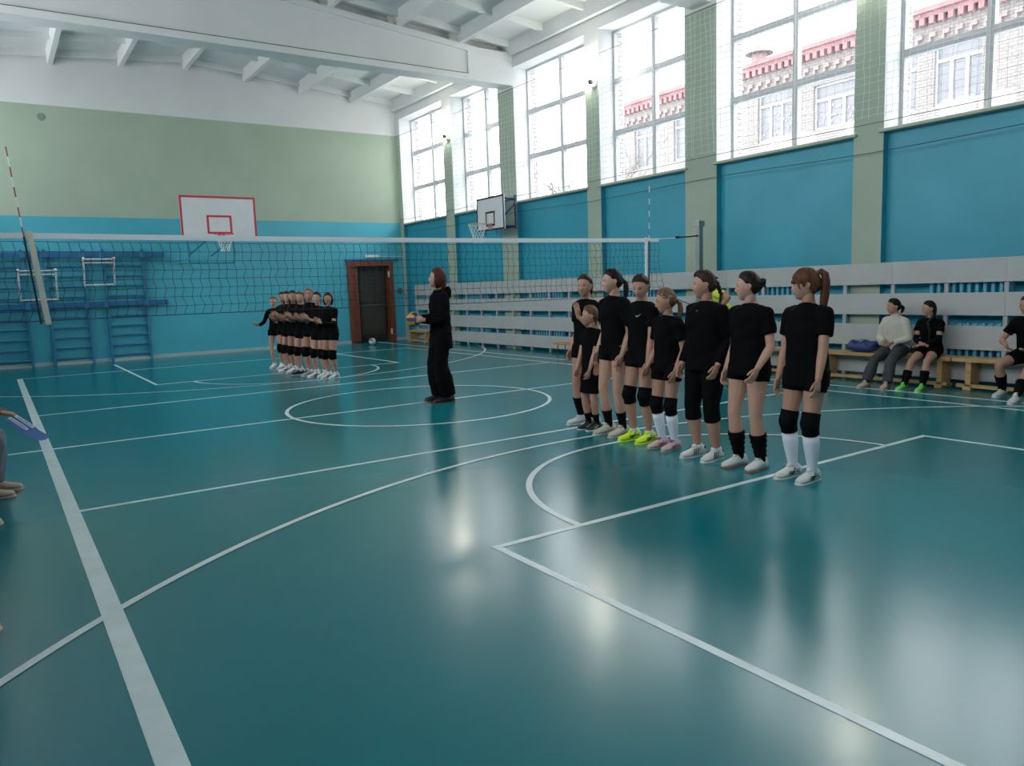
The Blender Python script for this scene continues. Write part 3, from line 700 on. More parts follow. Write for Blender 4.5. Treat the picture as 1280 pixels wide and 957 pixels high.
def ik(a, c, l1, l2, pole):
    a = Vector(a); c = Vector(c); d = c-a; L = d.length; m = (l1+l2)*.999
    if L > m: c = a+d*(m/L); d = c-a; L = m
    L = max(L, abs(l1-l2)+.01)
    x = (l1*l1-l2*l2+L*L)/(2*L); hh = math.sqrt(max(l1*l1-x*x, 0)); u = d.normalized(); pl = Vector(pole); pl = (pl-u*pl.dot(u)).normalized()
    return a+u*x+pl*hh, c
def sm(a, b, t):
    t = max(0, min(1, (t-a)/(b-a))); return t*t*(3-2*t)
def g2(x, z, cx, cz, sx, sz): return math.exp(-((x-cx)/sx)**2-((z-cz)/sz)**2)
def headpt(d):
    x, y, z = d
    X = .073*math.copysign(abs(x)**.92, x); Y = .094*y; Z = .116*z
    if z < 0:
        t = -z
        X *= 1-.36*t**1.7
        if y < 0: Y *= 1-.50*sm(0, .8, t)
        X *= 1+.03*math.sin(z*PI)
        if y < 0: Y *= 1.07
    if y > 0:
        Y = .092*(abs(y)**(.80-.36*max(0, -z)))*(1-.04*max(0, z)**2)
        w = sm(.05, .5, y)
        Y += w*(-.0085*(g2(X, Z, .031, .001, .015, .011)+g2(X, Z, -.031, .001, .015, .011))
            + .0040*(g2(X, Z, .027, .019, .022, .007)+g2(X, Z, -.027, .019, .022, .007))
            + .0035*(g2(X, Z, .043, -.028, .018, .018)+g2(X, Z, -.043, -.028, .018, .018))
            + .0045*g2(X, Z, 0, -.060, .020, .005)+.0045*g2(X, Z, 0, -.0735, .016, .006)-.003*g2(X, Z, 0, -.0665, .022, .0025)
            + .007*g2(X, Z, 0, -.098, .019, .013)-.003*g2(X, Z, 0, -.087, .02, .006))
        # nose
        nz = 0
        if -.056 < Z < .018: nz = .0175*(sm(.018, -.036, Z))**1.1*(1-sm(-.040, -.052, Z))
        wd = .0075+.006*sm(-.005, -.04, Z)
        Y += w*nz*math.exp(-(X/wd)**2)
    return Vector((X, Y, Z))
def headgrid(nu, nv):
    G = []
    for j in range(nv+1):
        v = PI*j/nv
        v = v-.16*math.sin(2*v)*0
        row = []
        for i in range(nu):
            u = 2*PI*i/nu; th = u-.42*math.sin(u)
            row.append((math.sin(th)*math.sin(v), math.cos(th)*math.sin(v), -math.cos(v)))
        G.append(row)
    return G
GR = {k: headgrid(*k) for k in ((60, 52), (30, 24))}
def gridmesh(bm, pts, nu, nv, M):
    vs = []
    for j in range(nv+1):
        if j in (0, nv): vs.append([bm.verts.new(M@pts[j][0])]*nu)
        else: vs.append([bm.verts.new(M@p) for p in pts[j]])
    for j in range(nv):
        for i in range(nu):
            k = (i+1) % nu
            a = [vs[j][i], vs[j][k], vs[j+1][k], vs[j+1][i]]; q = []
            for v in a:
                if v not in q: q.append(v)
            f = bm.faces.new(q); f.smooth = True
HP = {k: [[headpt(d) for d in r] for r in GR[k]] for k in GR}
HAIRLINES = {
 'back': ([-.1, -.045, -.03, -.006, .015, .04, .065, .1], [-.085, -.075, -.045, .022, .020, .052, .070, .080]),
 'bob': ([-.1, -.04, .0, .03, .05, .07, .1], [-.13, -.13, -.125, -.05, .045, .066, .078]),
 'bang': ([-.1, -.045, -.03, -.006, .015, .04, .065, .1], [-.085, -.075, -.045, .02, -.02, .008, .016, .02]),
}
def haircap(bm, key, M, style, thick):
    nu, nv = key; ys, zs = HAIRLINES[style]; out = []
    for j, row in enumerate(HP[key]):
        o = []
        for i, p in enumerate(row):
            zl = np.interp(p.y, ys, zs)+.003*math.sin(i*2.3)
            if style == 'back' and abs(p.x) < .008 and p.y > .05: zl += .0
            dz_ = p.z-zl; m = (.25*min(1, dz_/.005)+.75*sm(0, .04, dz_)) if dz_ > 0 else max(-1, dz_/.011); n = Vector((p.x, p.y*.85, p.z*.7)).normalized()
            part = -.007*math.exp(-(p.x/.005)**2) if (p.y > -.02 and p.z > .03) else 0
            th = thick*(1+.15*math.sin(i*1.7+j*.3)*(style != 'x'))
            if style == 'bob': th *= 1+.9*sm(.02, -.08, p.z)*sm(.06, .0, p.y)
            dsp = (th+part)*m if m > 0 else .010*m
            o.append(p+n*dsp)
        out.append(o)
    gridmesh(bm, out, nu, nv, M)
def hand(bm, W, d, a_hint, n_hint, s, curl, seg=7, spread=.0):
    d = Vector(d).normalized(); a = Vector(a_hint); a = (a-d*a.dot(d)).normalized(); n = d.cross(a)
    if n.dot(Vector(n_hint)) < 0: n = -n
    W = Vector(W)
    tube(bm, [W-d*.02*s, W+d*.012*s, W+d*.05*s, W+d*.085*s], [(.0235*s, .018*s), (.028*s, .018*s), (.037*s, .016*s), (.037*s, .013*s)], 10, side=a)
    for i, L in enumerate((.068, .077, .071, .055)):
        p = W+(d*.082+a*(.028-.0187*i))*s; dd = (d+a*(.12-.08*i)*(1+spread)).normalized(); pts = [p-dd*.01*s, p]; ang = curl*(.7+.12*i)
        for q, f in enumerate((.45, .32, .23)):
            ang_t = ang*(.8+.5*q) if q else ang*.8
            ax = dd.cross(n)
            dd = (Matrix.Rotation(ang_t, 3, ax) @ dd).normalized()
            p = p+dd*L*f*s; pts.append(p.copy())
        r = .0078*s; tube(bm, pts, [r*1.1, r*1.1, r, r*.92, r*.78], seg, side=a)
    p = W+(d*.022+a*.022)*s; dd = (d*.72+a*.62+n*.22).normalized(); pts = [p-dd*.015*s, p+dd*.02*s]; p = pts[-1]
    dd = (d*.9+a*.30+n*.30).normalized(); p = p+dd*.032*s; pts.append(p.copy()); dd = (d*.95+a*.05+n*.35).normalized(); pts.append(p+dd*.026*s)
    tube(bm, pts, [.013*s, .0115*s, .0095*s, .0078*s], seg, side=a)
def lerpseg(a, b, c, t):
    """point on the polyline a-b-c, t in 0..2"""
    return a.lerp(b, t) if t <= 1 else b.lerp(c, t-1)
def limb(a, b, c, t0, t1, prof, off, n=10):
    ts = [t0+(t1-t0)*i/(n-1) for i in range(n)]
    if t0 < 1 < t1: ts = sorted(set(ts) | {1.0})
    P = []
    for t in ts:
        p = lerpseg(a, b, c, t)
        if abs(t-1) < .12:    # rounded joint
            k = (1-abs(t-1)/.12)*.35; p = p.lerp((lerpseg(a, b, c, t-.12)+lerpseg(a, b, c, t+.12))/2, k)
        P.append(p)
    R = [np.interp(t, *prof)+(off(t) if callable(off) else off) for t in ts]
    return P, R
LEGP = ([0, .25, .6, .88, 1, 1.12, 1.35, 1.6, 1.8, 2], [.092, .088, .070, .056, .053, .050, .057, .048, .036, .033])
ARMP = ([0, .3, .7, 1, 1.25, 1.6, 2], [.050, .043, .039, .035, .038, .031, .024])

def shoe(t, ank, yaw, s, um, sm_, kind, near):
    M = Matrix.Translation((ank.x, ank.y, 0)) @ Matrix.Rotation(yaw, 4, 'Z') @ Matrix.Scale(s, 4)
    def prof(rows, bm, z0, seg=14):
        rings = []
        for (y, w, hh, xo) in rows:
            g = []
            for k in range(seg):
                a = 2*PI*k/seg; c, sn = math.cos(a), math.sin(a)
                x = w*math.copysign(abs(c)**.8, c); z = z0+(hh*(max(0, sn)**.75) if sn > 0 else .0)
                if sn < 0: x *= (1-.12*abs(sn)); 
                g.append(bm.verts.new(M@Vector((x+xo, y, z))))
            rings.append(g)
        for a_, b_ in zip(rings, rings[1:]):
            for k in range(seg):
                f = bm.faces.new((a_[k], a_[(k+1) % seg], b_[(k+1) % seg], b_[k])); f.smooth = True
        bm.faces.new(rings[0]); bm.faces.new(rings[-1][::-1])
        bmesh.ops.recalc_face_normals(bm, faces=bm.faces)
    bm = bmesh.new()
    prof([(-.078, .016, .045, 0), (-.070, .028, .072, 0), (-.045, .036, .088, 0), (-.01, .038, .094, 0), (.025, .039, .086, 0), (.06, .041, .066, 0), (.10, .045, .050, 0), (.14, .045, .040, 0), (.172, .036, .032, 0), (.19, .016, .018, 0)], bm, .016)
    o = obj('shoe', bm, um, t)
    bm = bmesh.new()
    prof([(-.085, .018, .020, 0), (-.074, .032, .024, 0), (-.03, .038, .023, 0), (.03, .037, .020, 0), (.10, .048, .020, 0), (.145, .048, .020, 0), (.18, .038, .018, 0), (.198, .018, .014, 0)], bm, 0)
    obj('sole', bm, sm_, o)
    if near:
        bm = bmesh.new()
        for q in range(4):
            y = .035+.021*q; z = .104-.013*q-.0035*q
            tube(bm, [M@Vector((-.022, y, z-.012)), M@Vector((0, y+.006, z)), M@Vector((.022, y, z-.012))], [.003*s]*3, 5)
        tube(bm, [M@Vector((-.004, .03, .103)), M@Vector((-.025, .05, .102)), M@Vector((-.03, .03, .098))], [.0025*s]*3, 5); tube(bm, [M@Vector((.004, .03, .103)), M@Vector((.025, .05, .102)), M@Vector((.03, .03, .098))], [.0025*s]*3, 5)
        tube(bm, [M@Vector((0, .0, .125)), M@Vector((0, .03, .112)), M@Vector((0, .06, .088))], [(.018*s, .005*s)]*3, 8, side=M.to_3x3()@Vector((1, 0, 0)))
        obj('laces', bm, MAG if kind == 'pink' else (um if kind != 'bwlace' else STRIPE), o)
    if kind in ('stripes', 'cross', 'pink', 'neon', 'tick'):
        bm = bmesh.new()
        for sx in (-1, 1):
            X = lambda y, z: M@Vector((sx*(np.interp(y, [-.07, -.04, 0, .06, .1, .14], [.028, .036, .039, .0425, .0455, .046])*(1-.30*sm(.03, .1, z))+.0015), y, z))
            if kind == 'stripes':
                for y in (.02, .045, .07): tube(bm, [X(y, .078), X(y+.008, .05), X(y+.018, .026)], [(.0055*s, .002*s)]*3, 6, side=M.to_3x3()@Vector((0, 1, 0)))
                tube(bm, [X(-.05, .085), X(-.055, .06)], [(.012*s, .002*s)]*2, 6, side=M.to_3x3()@Vector((0, 1, 0)))
            elif kind == 'tick':
                tube(bm, [X(.09, .035), X(.07, .03), X(.0, .06)], [.003*s, .006*s, .002*s], 6)
            else:
                for l in ([(.08, .028), (.045, .045), (.01, .07)], [(.055, .028), (.03, .045), (.02, .072)], [(.09, .045), (.04, .040), (-.04, .062)], [(.085, .055), (.03, .052), (-.035, .042)]):
                    tube(bm, [X(*q) for q in l], [.003*s]*3, 5)
        obj('side_stripes', bm, {'stripes': STRIPE, 'cross': STRIPE, 'pink': MAG, 'neon': STRIPE, 'tick': SW}[kind], o)
    if kind == 'pink':
        bm = bmesh.new(); tube(bm, [M@Vector((0, -.02, .10)), M@Vector((0, .015, .112))], [(.036*s, .012*s)]*2, 10, side=M.to_3x3()@Vector((1, 0, 0))); obj('collar', bm, MAG, o)

def person(label, x, y, phi, H=1.65, near=True, w=1.0, skin=SK1, hyaw=0, hpitch=0, htilt=0, lean=0, slean=0, twist=0, dz=0, py=0, feet=None, arms=None,
           top='tee', topm=BLK, hem=.80, sleeve=.62, shw=1.0, bottom='shorts', botm=BLK2, botlen=.42, pads=None, sock=.14, sockm=SOCKW, shoem=SW, solem=SLW, shoek='plain',
           hair='pony', hairm=H_BR, headk=1.0, knee_out=.12, group=None, extra=None, vox=None, kneedir=None):
    s = H/1.65; near_ = near
    t = thing('person', label, 'person', (x, y, 0), math.radians(phi-90), group)
    V = vox or (.0075 if near else .0125)
    root = Vector((0, py, dz))
    Rl = Matrix.Rotation(math.radians(-lean), 3, 'X') @ Matrix.Rotation(math.radians(slean), 3, 'Y') @ Matrix.Rotation(math.radians(twist), 3, 'Z')
    P0 = Vector((0, 0, .92))
    U = lambda v: (root+P0+Rl@(Vector(v)-P0))*s
    feet = feet or [(.085, .0, -8), (-.085, .0, 8)]
    seg = 12 if near else 8
    body = bmesh.new(); ext = bmesh.new()
    q = w
    tor = [(.80, .10, .08, 0), (.84, .148, .10, -.005), (.90, .16, .108, -.012), (.97, .148, .10, -.005), (1.05, .125, .088, .0), (1.15, .135, .095, .004), (1.25, .145, .10, .004), (1.30, .140, .085, .0), (1.345, .098, .062, -.008), (1.38, .062, .054, -.01), (1.42, .051, .054, -.004), (1.47, .049, .054, .008), (1.50, .042, .045, .012)]
    tube(body, [U((0, r[3], r[0])) for r in tor], [((r[1]-.008)*(q if r[0] < 1.36 else 1)*s, (r[2]-.008)*(q if r[0] < 1.36 else 1)*s) for r in tor], 16, side=Rl@Vector((1, 0, 0)))
    legs = []
    for i, sx in ((0, 1), (1, -1)):
        hip = (root+P0+Rl@Vector((sx*.085, 0, 0))*1.0-Vector((0, 0, .04)))*s if abs(lean) < 40 else U((sx*.085, 0, .88))
        f = feet[i]; ank = Vector((f[0], f[1], f[3] if len(f) > 3 else .082))*s
        pole = kneedir or (math.sin(math.radians(-f[2]))*.6+sx*knee_out, 1, .05 if dz > -.2 else .6)
        kn, ank = ik(hip, ank, .425*s, .385*s, pole)
        legs.append((hip, kn, ank, f))
        P, R = limb(hip, kn, ank, 0, 2, LEGP, 0, 14); R = [r*(q**.9)*s for r in R]
        tube(body, P+[ank-Vector((0, 0, .03))*s], R+[.034*s], seg, side=(1, 0, 0))
        yawf = math.radians(f[2]); fd = Vector((-math.sin(yawf), math.cos(yawf), 0))
        tube(body, [ank+Vector((0, 0, -.03))*s-fd*.03*s, ank+Vector((0, 0, -.042))*s+fd*.05*s, ank+Vector((0, 0, -.055))*s+fd*.12*s], [.026*s, .024*s, .015*s], 8)
        shoe(t, ank, yawf, s*1.02, shoem, solem, shoek, near)
        if sock:
            zt = sock*s; L = (kn-ank).length; tt = 2-min(.98, (zt-.082*s)/L)
            P, R = limb(hip, kn, ank, tt, 2, LEGP, .0035, 6); bm = bmesh.new(); tube(bm, P+[ank-Vector((0, 0, .025))*s], [r*(q**.9)*s+.002 for r in R]+[.037*s], 14, dome=False); obj('sock', bm, sockm, t, smooth=True)
        if pads == 'knee':
            P, R = limb(hip, kn, ank, .80, 1.22, LEGP, lambda u: .011+.008*math.exp(-((u-1.02)/.1)**2), 9); fdr = (kn-(hip+ank)/2); 
            bm = bmesh.new(); tube(bm, [p+Vector((0, 1, 0))*.010*s*math.exp(-((k-4.5)/2.2)**2) for k, p in enumerate(P)], [r*(q**.9)*s for r in R], 14, dome=False); obj('knee_pad', bm, PADM, t, smooth=True)
        if pads == 'calf' or (pads == 'calfR' and i == 0):
            P, R = limb(hip, kn, ank, 1.42, 1.93, LEGP, lambda u: .014+.006*math.sin(u*60), 10); bm = bmesh.new(); tube(bm, P, [r*(q**.9)*s for r in R], 14, dome=False); obj('knee_pad', bm, PADM, t, smooth=True)
    arms = arms or [dict(), dict()]
    AR = []
    for i, sx in ((0, 1), (1, -1)):
        A = dict(w=(sx*.215, .06, .83), pole=(sx*.25, -1, -.1), hd=None, n=(-sx, 0, 0), th=(0, 1, 0), curl=.42); A.update(arms[i])
        sh = U((sx*.150*(.5+.5*q), -.005, 1.298)); wr = Vector(A['w'])*s
        el, wr = ik(sh, wr, .275*s, .235*s, A['pole'])
        hd = Vector(A['hd']) if A['hd'] else (wr-el).normalized()+Vector((0, .0, -.2))
        P, R = limb(sh, el, wr, 0, 2, ARMP, 0, 10)
        tube(body, [U((sx*.07, -.005, 1.30))]+P, [.042*s]+[r*s*(q**.7) for r in R], seg, side=(1, 0, 0))
        hand(ext, wr, hd, A['th'], A['n'], s*.98, A['curl'], 7 if near else 5, A.get('spread', 0))
        AR.append((sh, el, wr))
    # head
    hk = s*headk*1.0
    Rh = Matrix.Rotation(math.radians(hyaw), 3, 'Z') @ Matrix.Rotation(math.radians(-hpitch), 3, 'X') @ Matrix.Rotation(math.radians(htilt), 3, 'Y')
    Rb = Matrix.Rotation(math.radians(-lean*.35), 3, 'X')
    nk = U((0, -.002, 1.432)); hc = nk + (Rb@Rh@Vector((0, .016, 0)))*s + Vector((0, 0, .088*s*headk**1.5)) + Vector((0, math.sin(math.radians(lean))*.05*s, 0))
    MH = Matrix.Translation(hc) @ (Rb@Rh).to_4x4() @ Matrix.Scale(hk, 4)
    key = (60, 52) if near else (30, 24)
    gridmesh(ext, HP[key], *key, MH)
    for sx in (-1, 1):   # ears
        tube(ext, [MH@Vector((sx*.069, -.012, -.026)), MH@Vector((sx*.077, -.018, -.012)), MH@Vector((sx*.079, -.020, .006)), MH@Vector((sx*.074, -.012, .018)), MH@Vector((sx*.070, -.002, .012))], [.006*s, .009*s, .010*s, .009*s, .006*s], 7)
    # neck column up into the head
    tube(ext, [U((0, -.008, 1.37)), nk, hc+(MH.to_3x3()@Vector((0, -.022, -.03)))], [(.05*s, .054*s), (.046*s, .05*s), (.044*s, .05*s)], 14, side=(1, 0, 0))
    b = obj('body', body, skin, t, smooth=True); REM.append((b, V, 2, ext, 0))
    # face
    for sx in (-1, 1):
        bm = bmesh.new(); ey = headpt(Vector((.41*sx, .9, .01)).normalized()).y
        blob(bm, MH@Vector((sx*.0305, ey-.0045, .001)), (.0145*hk, .009*hk, .0078*hk), (Rb@Rh), 12, 8, 0)
        blob(bm, MH@Vector((sx*.0300+.0*sx, ey+.0030, .0008)), (.0080*hk, .0030*hk, .0074*hk), (Rb@Rh), 8, 6, 1)
        obj('eye', bm, [EYEW, EYED], t)
        if near:
            bm = bmesh.new(); tube(bm, [MH@Vector((sx*.017, ey+.001, .0065)), MH@Vector((sx*.031, ey+.004, .0088)), MH@Vector((sx*.045, ey-.006, .0045))], [.0034*s]*3, 5); obj('eyelash', bm, BROW, t)
        bm = bmesh.new(); tube(bm, [MH@Vector((sx*.012, ey+.0095, .018)), MH@Vector((sx*.030, ey+.008, .0245)), MH@Vector((sx*.050, ey-.009, .018))], [.0036*s, .0044*s, .0026*s], 5); obj('eyebrow', bm, BROW, t)
    ly = headpt(Vector((0, .8, -.57)).normalized()).y
    bm = bmesh.new(); tube(bm, [MH@Vector((-.022, ly-.010, -.0665)), MH@Vector((-.01, ly-.001, -.063)), MH@Vector((0, ly+.0, -.064)), MH@Vector((.01, ly-.001, -.063)), MH@Vector((.022, ly-.010, -.0665))], [.0025*s, .0052*s, .005*s, .0052*s, .0025*s], 6)
    tube(bm, [MH@Vector((-.02, ly-.009, -.068)), MH@Vector((0, ly-.0005, -.0735)), MH@Vector((.02, ly-.009, -.068))], [.002*s, .0055*s, .002*s], 6)
    obj('lips', bm, LIP, t, smooth=True)
    # hair
    bm = bmesh.new(); style = {'bob': 'bob', 'short': 'back', 'bangs': 'bang'}.get(hair, 'back')
    haircap(bm, key, MH, style, {'bob': .017, 'short': .016, 'bangs': .018}.get(hair, .014))
    Hh = lambda *v: MH@Vector(v); dn = Vector((0, 0, -1))*hk
    ns = 10
    if hair in ('pony', 'clips', 'tied'):
        b0 = Hh(0, -.098, .015 if hair != 'clips' else -.02); k = .9 if hair != 'tied' else .5
        tube(bm, [Hh(0, -.08, .02), b0, b0+(MH.to_3x3()@Vector((0, -.035, 0)))+dn*.03, b0+(MH.to_3x3()@Vector((0, -.04, 0)))+dn*.10*k, b0+(MH.to_3x3()@Vector((0, -.03, 0)))+dn*.19*k, b0+(MH.to_3x3()@Vector((0, -.01, 0)))+dn*.25*k], [.02*hk, .014*hk, .024*hk, .028*hk, .02*hk, .006*hk], ns)
    if hair == 'bangs':
        b0 = Hh(0, -.07, .085); tube(bm, [Hh(0, -.05, .075), b0, Hh(0, -.105, .10), Hh(0, -.135, .075), Hh(0, -.14, .02)+dn*.0, Hh(0, -.135, 0)+dn*.08, Hh(0, -.125, 0)+dn*.17, Hh(0, -.10, 0)+dn*.26], [.02*hk, .016*hk, .024*hk, .03*hk, .034*hk, .034*hk, .028*hk, .006*hk], ns)
        for sx in (-1, 1): tube(bm, [Hh(sx*.045, .078, .045), Hh(sx*.062, .058, .01), Hh(sx*.066, .045, -.03)], [.012*hk, .011*hk, .004*hk], 8)
        tube(bm, [Hh(-.05, .082, .03), Hh(-.02, .102, .026), Hh(.02, .102, .026), Hh(.05, .082, .03)], [(.016*hk, .006*hk)]*4, 8, side=(0, 0, 1))
    if hair == 'bun':
        c = Hh(0, -.105, .03); blob(bm, c, .034*hk, u=12, v=8); r_ = random.Random(4)
        for k in range(14):
            a = r_.uniform(0, 2*PI); dv = MH.to_3x3()@Vector((math.cos(a), -.5, math.sin(a)))
            tube(bm, [c, c+dv*.03, c+dv*.03+(MH.to_3x3()@Vector((r_.uniform(-.02, .02), -.02, r_.uniform(-.03, .02))))], [.009*hk, .009*hk, .003*hk], 6)
    if hair == 'braid':
        b0 = Hh(.0, -.098, .0); dv = MH.to_3x3()@Vector((0, -1, 0)); p = b0+dv*.012
        for k in range(9):
            rr = (.021-.0012*k)*hk
            for sd in (-1, 1):
                blob(bm, p+(MH.to_3x3()@Vector((sd*.009, 0, 0)))+dn*.012*(sd > 0), (rr*.8, rr*.85, rr*1.15), Matrix.Rotation(sd*.5, 3, 'Y'), 8, 6)
            p = p+dn*.028+dv*(.010 if k < 3 else -.004)
        blob(bm, Hh(0, -.09, .055), (.03*hk, .02*hk, .012*hk), u=10, v=6)
    if hair == 'long':
        for sx in (-1, 1): tube(bm, [Hh(sx*.06, -.03, -.02), Hh(sx*.075, -.02, -.08), Hh(sx*.07, .03, -.15), Hh(sx*.06, .05, -.25)], [.02*hk, .022*hk, .02*hk, .006*hk], 8)
        tube(bm, [Hh(0, -.09, 0), Hh(0, -.1, -.1), Hh(0, -.085, -.22)], [(.06*hk, .03*hk), (.06*hk, .02*hk), (.03*hk, .01*hk)], 10, side=MH.to_3x3()@Vector((1, 0, 0)))
    if hair == 'bob':
        tube(bm, [Hh(0, -.085, -.04), Hh(0, -.082, -.10), Hh(0, -.065, -.15)], [(.066*hk, .035*hk), (.062*hk, .034*hk), (.04*hk, .018*hk)], 12, side=MH.to_3x3()@Vector((1, 0, 0)))
        for sx in (-1, 1): tube(bm, [Hh(sx*.062, .03, .05), Hh(sx*.078, .02, -.01), Hh(sx*.075, .012, -.07), Hh(sx*.06, .0, -.115)], [.012*hk, .022*hk, .02*hk, .006*hk], 8)
    if hair == 'ponyhi':
        tube(bm, [Hh(0, -.06, .08), Hh(0, -.11, .09), Hh(0, -.14, .04), Hh(0, -.13, -.06)], [.02*hk, .022*hk, .02*hk, .005*hk], 8)
    hr = obj('hair', bm, hairm, t, smooth=True)
    if hair in ('pony', 'clips', 'bangs', 'braid'):
        bm = bmesh.new()
        if hair == 'bangs': tube(bm, [Hh(0, -.066, .082), Hh(0, -.082, .09)], [.02*hk, .02*hk], 10)
        else: tube(bm, [Hh(0, -.098, .015 if hair != 'clips' else -.02), Hh(0, -.108, .012 if hair != 'clips' else -.022)], [.019*hk]*2, 10)
        obj('hair_tie', bm, mat('tie', (.25, .12, .1), .6) if hair == 'bangs' else PADM, hr)
    if hair == 'clips':
        for (a, b_) in (((-.072, .03, .05), (-.074, .0, .03)), ((-.06, .045, .07), (-.066, .02, .06)), ((-.082, -.02, .035), (-.084, -.035, .01)), ((-.08, -.035, .045), (-.08, -.055, .03))):
            bm = bmesh.new(); tube(bm, [Hh(*a), Hh((a[0]+b_[0])/2-.006, (a[1]+b_[1])/2, (a[2]+b_[2])/2+.004), Hh(*b_)], [.003*hk]*3, 6); obj('hair_clip', bm, mat('clip', (.65, .55, .45), .3, .4), hr)
    # garments
    ln = Rl@Vector((1, 0, 0))
    if top:
        bm = bmesh.new(); k = shw*q
        rings = [(hem, .172*k, .125*k, .0), (hem+.08, .170*k, .125*k, .0), (1.0, .158*k, .118*k, .002), (1.10, .156*k, .116*k, .004), (1.2, .163*k, .118*k, .006), (1.27, .160*k, .110*k, .002), (1.315, .132*k, .094*k, -.004), (1.350, .098*k, .078*k, -.010), (1.370, .080, .073, -.013), (1.376, .074, .069, -.014)]
        if top in ('hoodie', 'sweater') and topm is not BLK: rings += [(1.40, .062, .062, -.004), (1.425, .060, .063, 0)]
        if dz < -.2:   # seated: the shirt bunches over the lap
            rings[0] = (.86, .178*k, .14*k, .01); rings[1] = (.92, .176*k, .138*k, .01)
        tube(bm, [U((0, r[3], r[0])) for r in rings], [(r[1]*s, r[2]*s) for r in rings], 20, side=ln, dome=False)
        for (sx, (sh, el, wr)) in zip((1, -1), AR):
            full = top != 'tee'; te = 1.93 if full else sleeve
            off = (lambda u: .018+.006*(u < .5)) if full else (lambda u: .017+.010*u/max(sleeve, .1))
            if top == 'hoodie': off = lambda u: .030
            if top == 'fitted': off = lambda u: .009; te = 1.97
            P, R = limb(sh, el, wr, .0, te, ARMP, off, 9)
            tube(bm, [U((sx*.05, -.005, 1.300)), U((sx*.10, -.005, 1.306)), U((sx*.145*(.5+.5*q), -.005, 1.295))]+P[1:], [.062*s, .070*s, .068*s*q**.5]+[r*s for r in R[1:]], 12, side=(1, 0, 0), dome=False)
        if top == 'hoodie':
            blob(bm, U((0, -.105, 1.345)), (.10*s, .045*s, .085*s)); tube(bm, [U((-.075, -.03, 1.385)), U((-.06, .045, 1.365)), U((0, .075, 1.33)), U((.06, .045, 1.365)), U((.075, -.03, 1.385))], [.022*s]*5, 8)
        g = obj('shirt' if top != 'hoodie' else 'hooded_jacket', bm, topm, t, smooth=True); REM.append((g, .009 if near else .014, 3, None, .006))
    # bottoms
    bm = bmesh.new()
    if bottom == 'skirt':
        k = q; tube(bm, [U((0, 0, .98)), U((0, 0, .88)), U((0, 0, .7)), U((0, 0, .50))], [(.14*s*k, .11*s*k), (.165*s, .125*s), (.18*s, .15*s), (.19*s, .165*s)], 20, side=(1, 0, 0), dome=False)
        g = obj('skirt', bm, botm, t, smooth=True); REM.append((g, .012, 2, None, .006))
    else:
        L = {'shorts': botlen, 'capri': 1.30, 'pants': 1.97, 'wide': 1.985}[bottom]
        tube(bm, [U((0, -.01, r)) for r in (.99, .93, .87, .80)], [(.150*q*s, .108*q*s), (.168*q*s, .118*q*s), (.168*q*s, .118*q*s), (.12*q*s, .09*q*s)], 16, side=ln)
        for (hip, kn, ank, f) in legs:
            off = {'shorts': .012, 'capri': (lambda u: .012), 'pants': (lambda u: .018+.022*sm(.9, 2, u)), 'wide': (lambda u: .022+.045*sm(.4, 2, u))}[bottom]
            P, R = limb(hip, kn, ank, 0, L, LEGP, off, 12); tube(bm, P, [r*(q**.9)*s for r in R], 14, side=(1, 0, 0), dome=False)
        g = obj({'shorts': 'shorts', 'capri': 'leggings'}.get(bottom, 'trousers'), bm, botm, t, smooth=True); REM.append((g, .009 if near else .014, 2, None, .007 if bottom in ('pants', 'wide') else .002))
    if extra: extra(t, s, U, AR, MH)
    return t, s, U, AR, MH

def finish_people():
    for (o, v, sm_, ext, amp) in REM:
        m = o.modifiers.new('r', 'REMESH'); m.mode = 'VOXEL'; m.voxel_size = v; m.use_smooth_shade = True
    bpy.context.view_layer.update(); dg = bpy.context.evaluated_depsgraph_get()
    for (o, v, rounds, ext, amp) in REM:
        me = bpy.data.meshes.new_from_object(o.evaluated_get(dg)); old = o.data
        n = len(me.vertices); co = np.empty(n*3); me.vertices.foreach_get('co', co); co = co.reshape(-1, 3)
        ne = len(me.edges); ed = np.empty(ne*2, int); me.edges.foreach_get('vertices', ed); ed = ed.reshape(-1, 2)
        deg = np.bincount(ed.ravel(), minlength=n).astype(float)[:, None]
        for _ in range(rounds):
            acc = np.zeros_like(co)
            for k in range(3): acc[:, k] = np.bincount(ed[:, 0], co[ed[:, 1], k], n)+np.bincount(ed[:, 1], co[ed[:, 0], k], n)
            co = co*.4+.6*acc/np.maximum(deg, 1)
        if amp:   # soft folds
            no = np.empty(n*3); me.vertices.foreach_get('normal', no); no = no.reshape(-1, 3)
            ph = hash(o.name) % 7
            f = np.sin(co[:, 0]*31+co[:, 2]*17+ph)*np.sin(co[:, 1]*23-co[:, 2]*26+ph)+.6*np.sin(co[:, 2]*47+co[:, 0]*19+ph*2)*np.sin(co[:, 1]*41)
            co = co+no*(amp*f*.6)[:, None]
        me.vertices.foreach_set('co', co.ravel()); me.update()
        if ext is not None:
            bm = bmesh.new(); bm.from_mesh(me); tmp = bpy.data.meshes.new('x'); ext.to_mesh(tmp); ext.free(); bm.from_mesh(tmp); bm.to_mesh(me); bm.free(); bpy.data.meshes.remove(tmp)
        me.shade_smooth(); o.modifiers.clear(); o.data = me; me.materials.clear(); me.materials.append(old.materials[0])

hang = lambda sx, y=.10, z=.835, x=.20, **k: dict(w=(sx*x, y, z), **k)
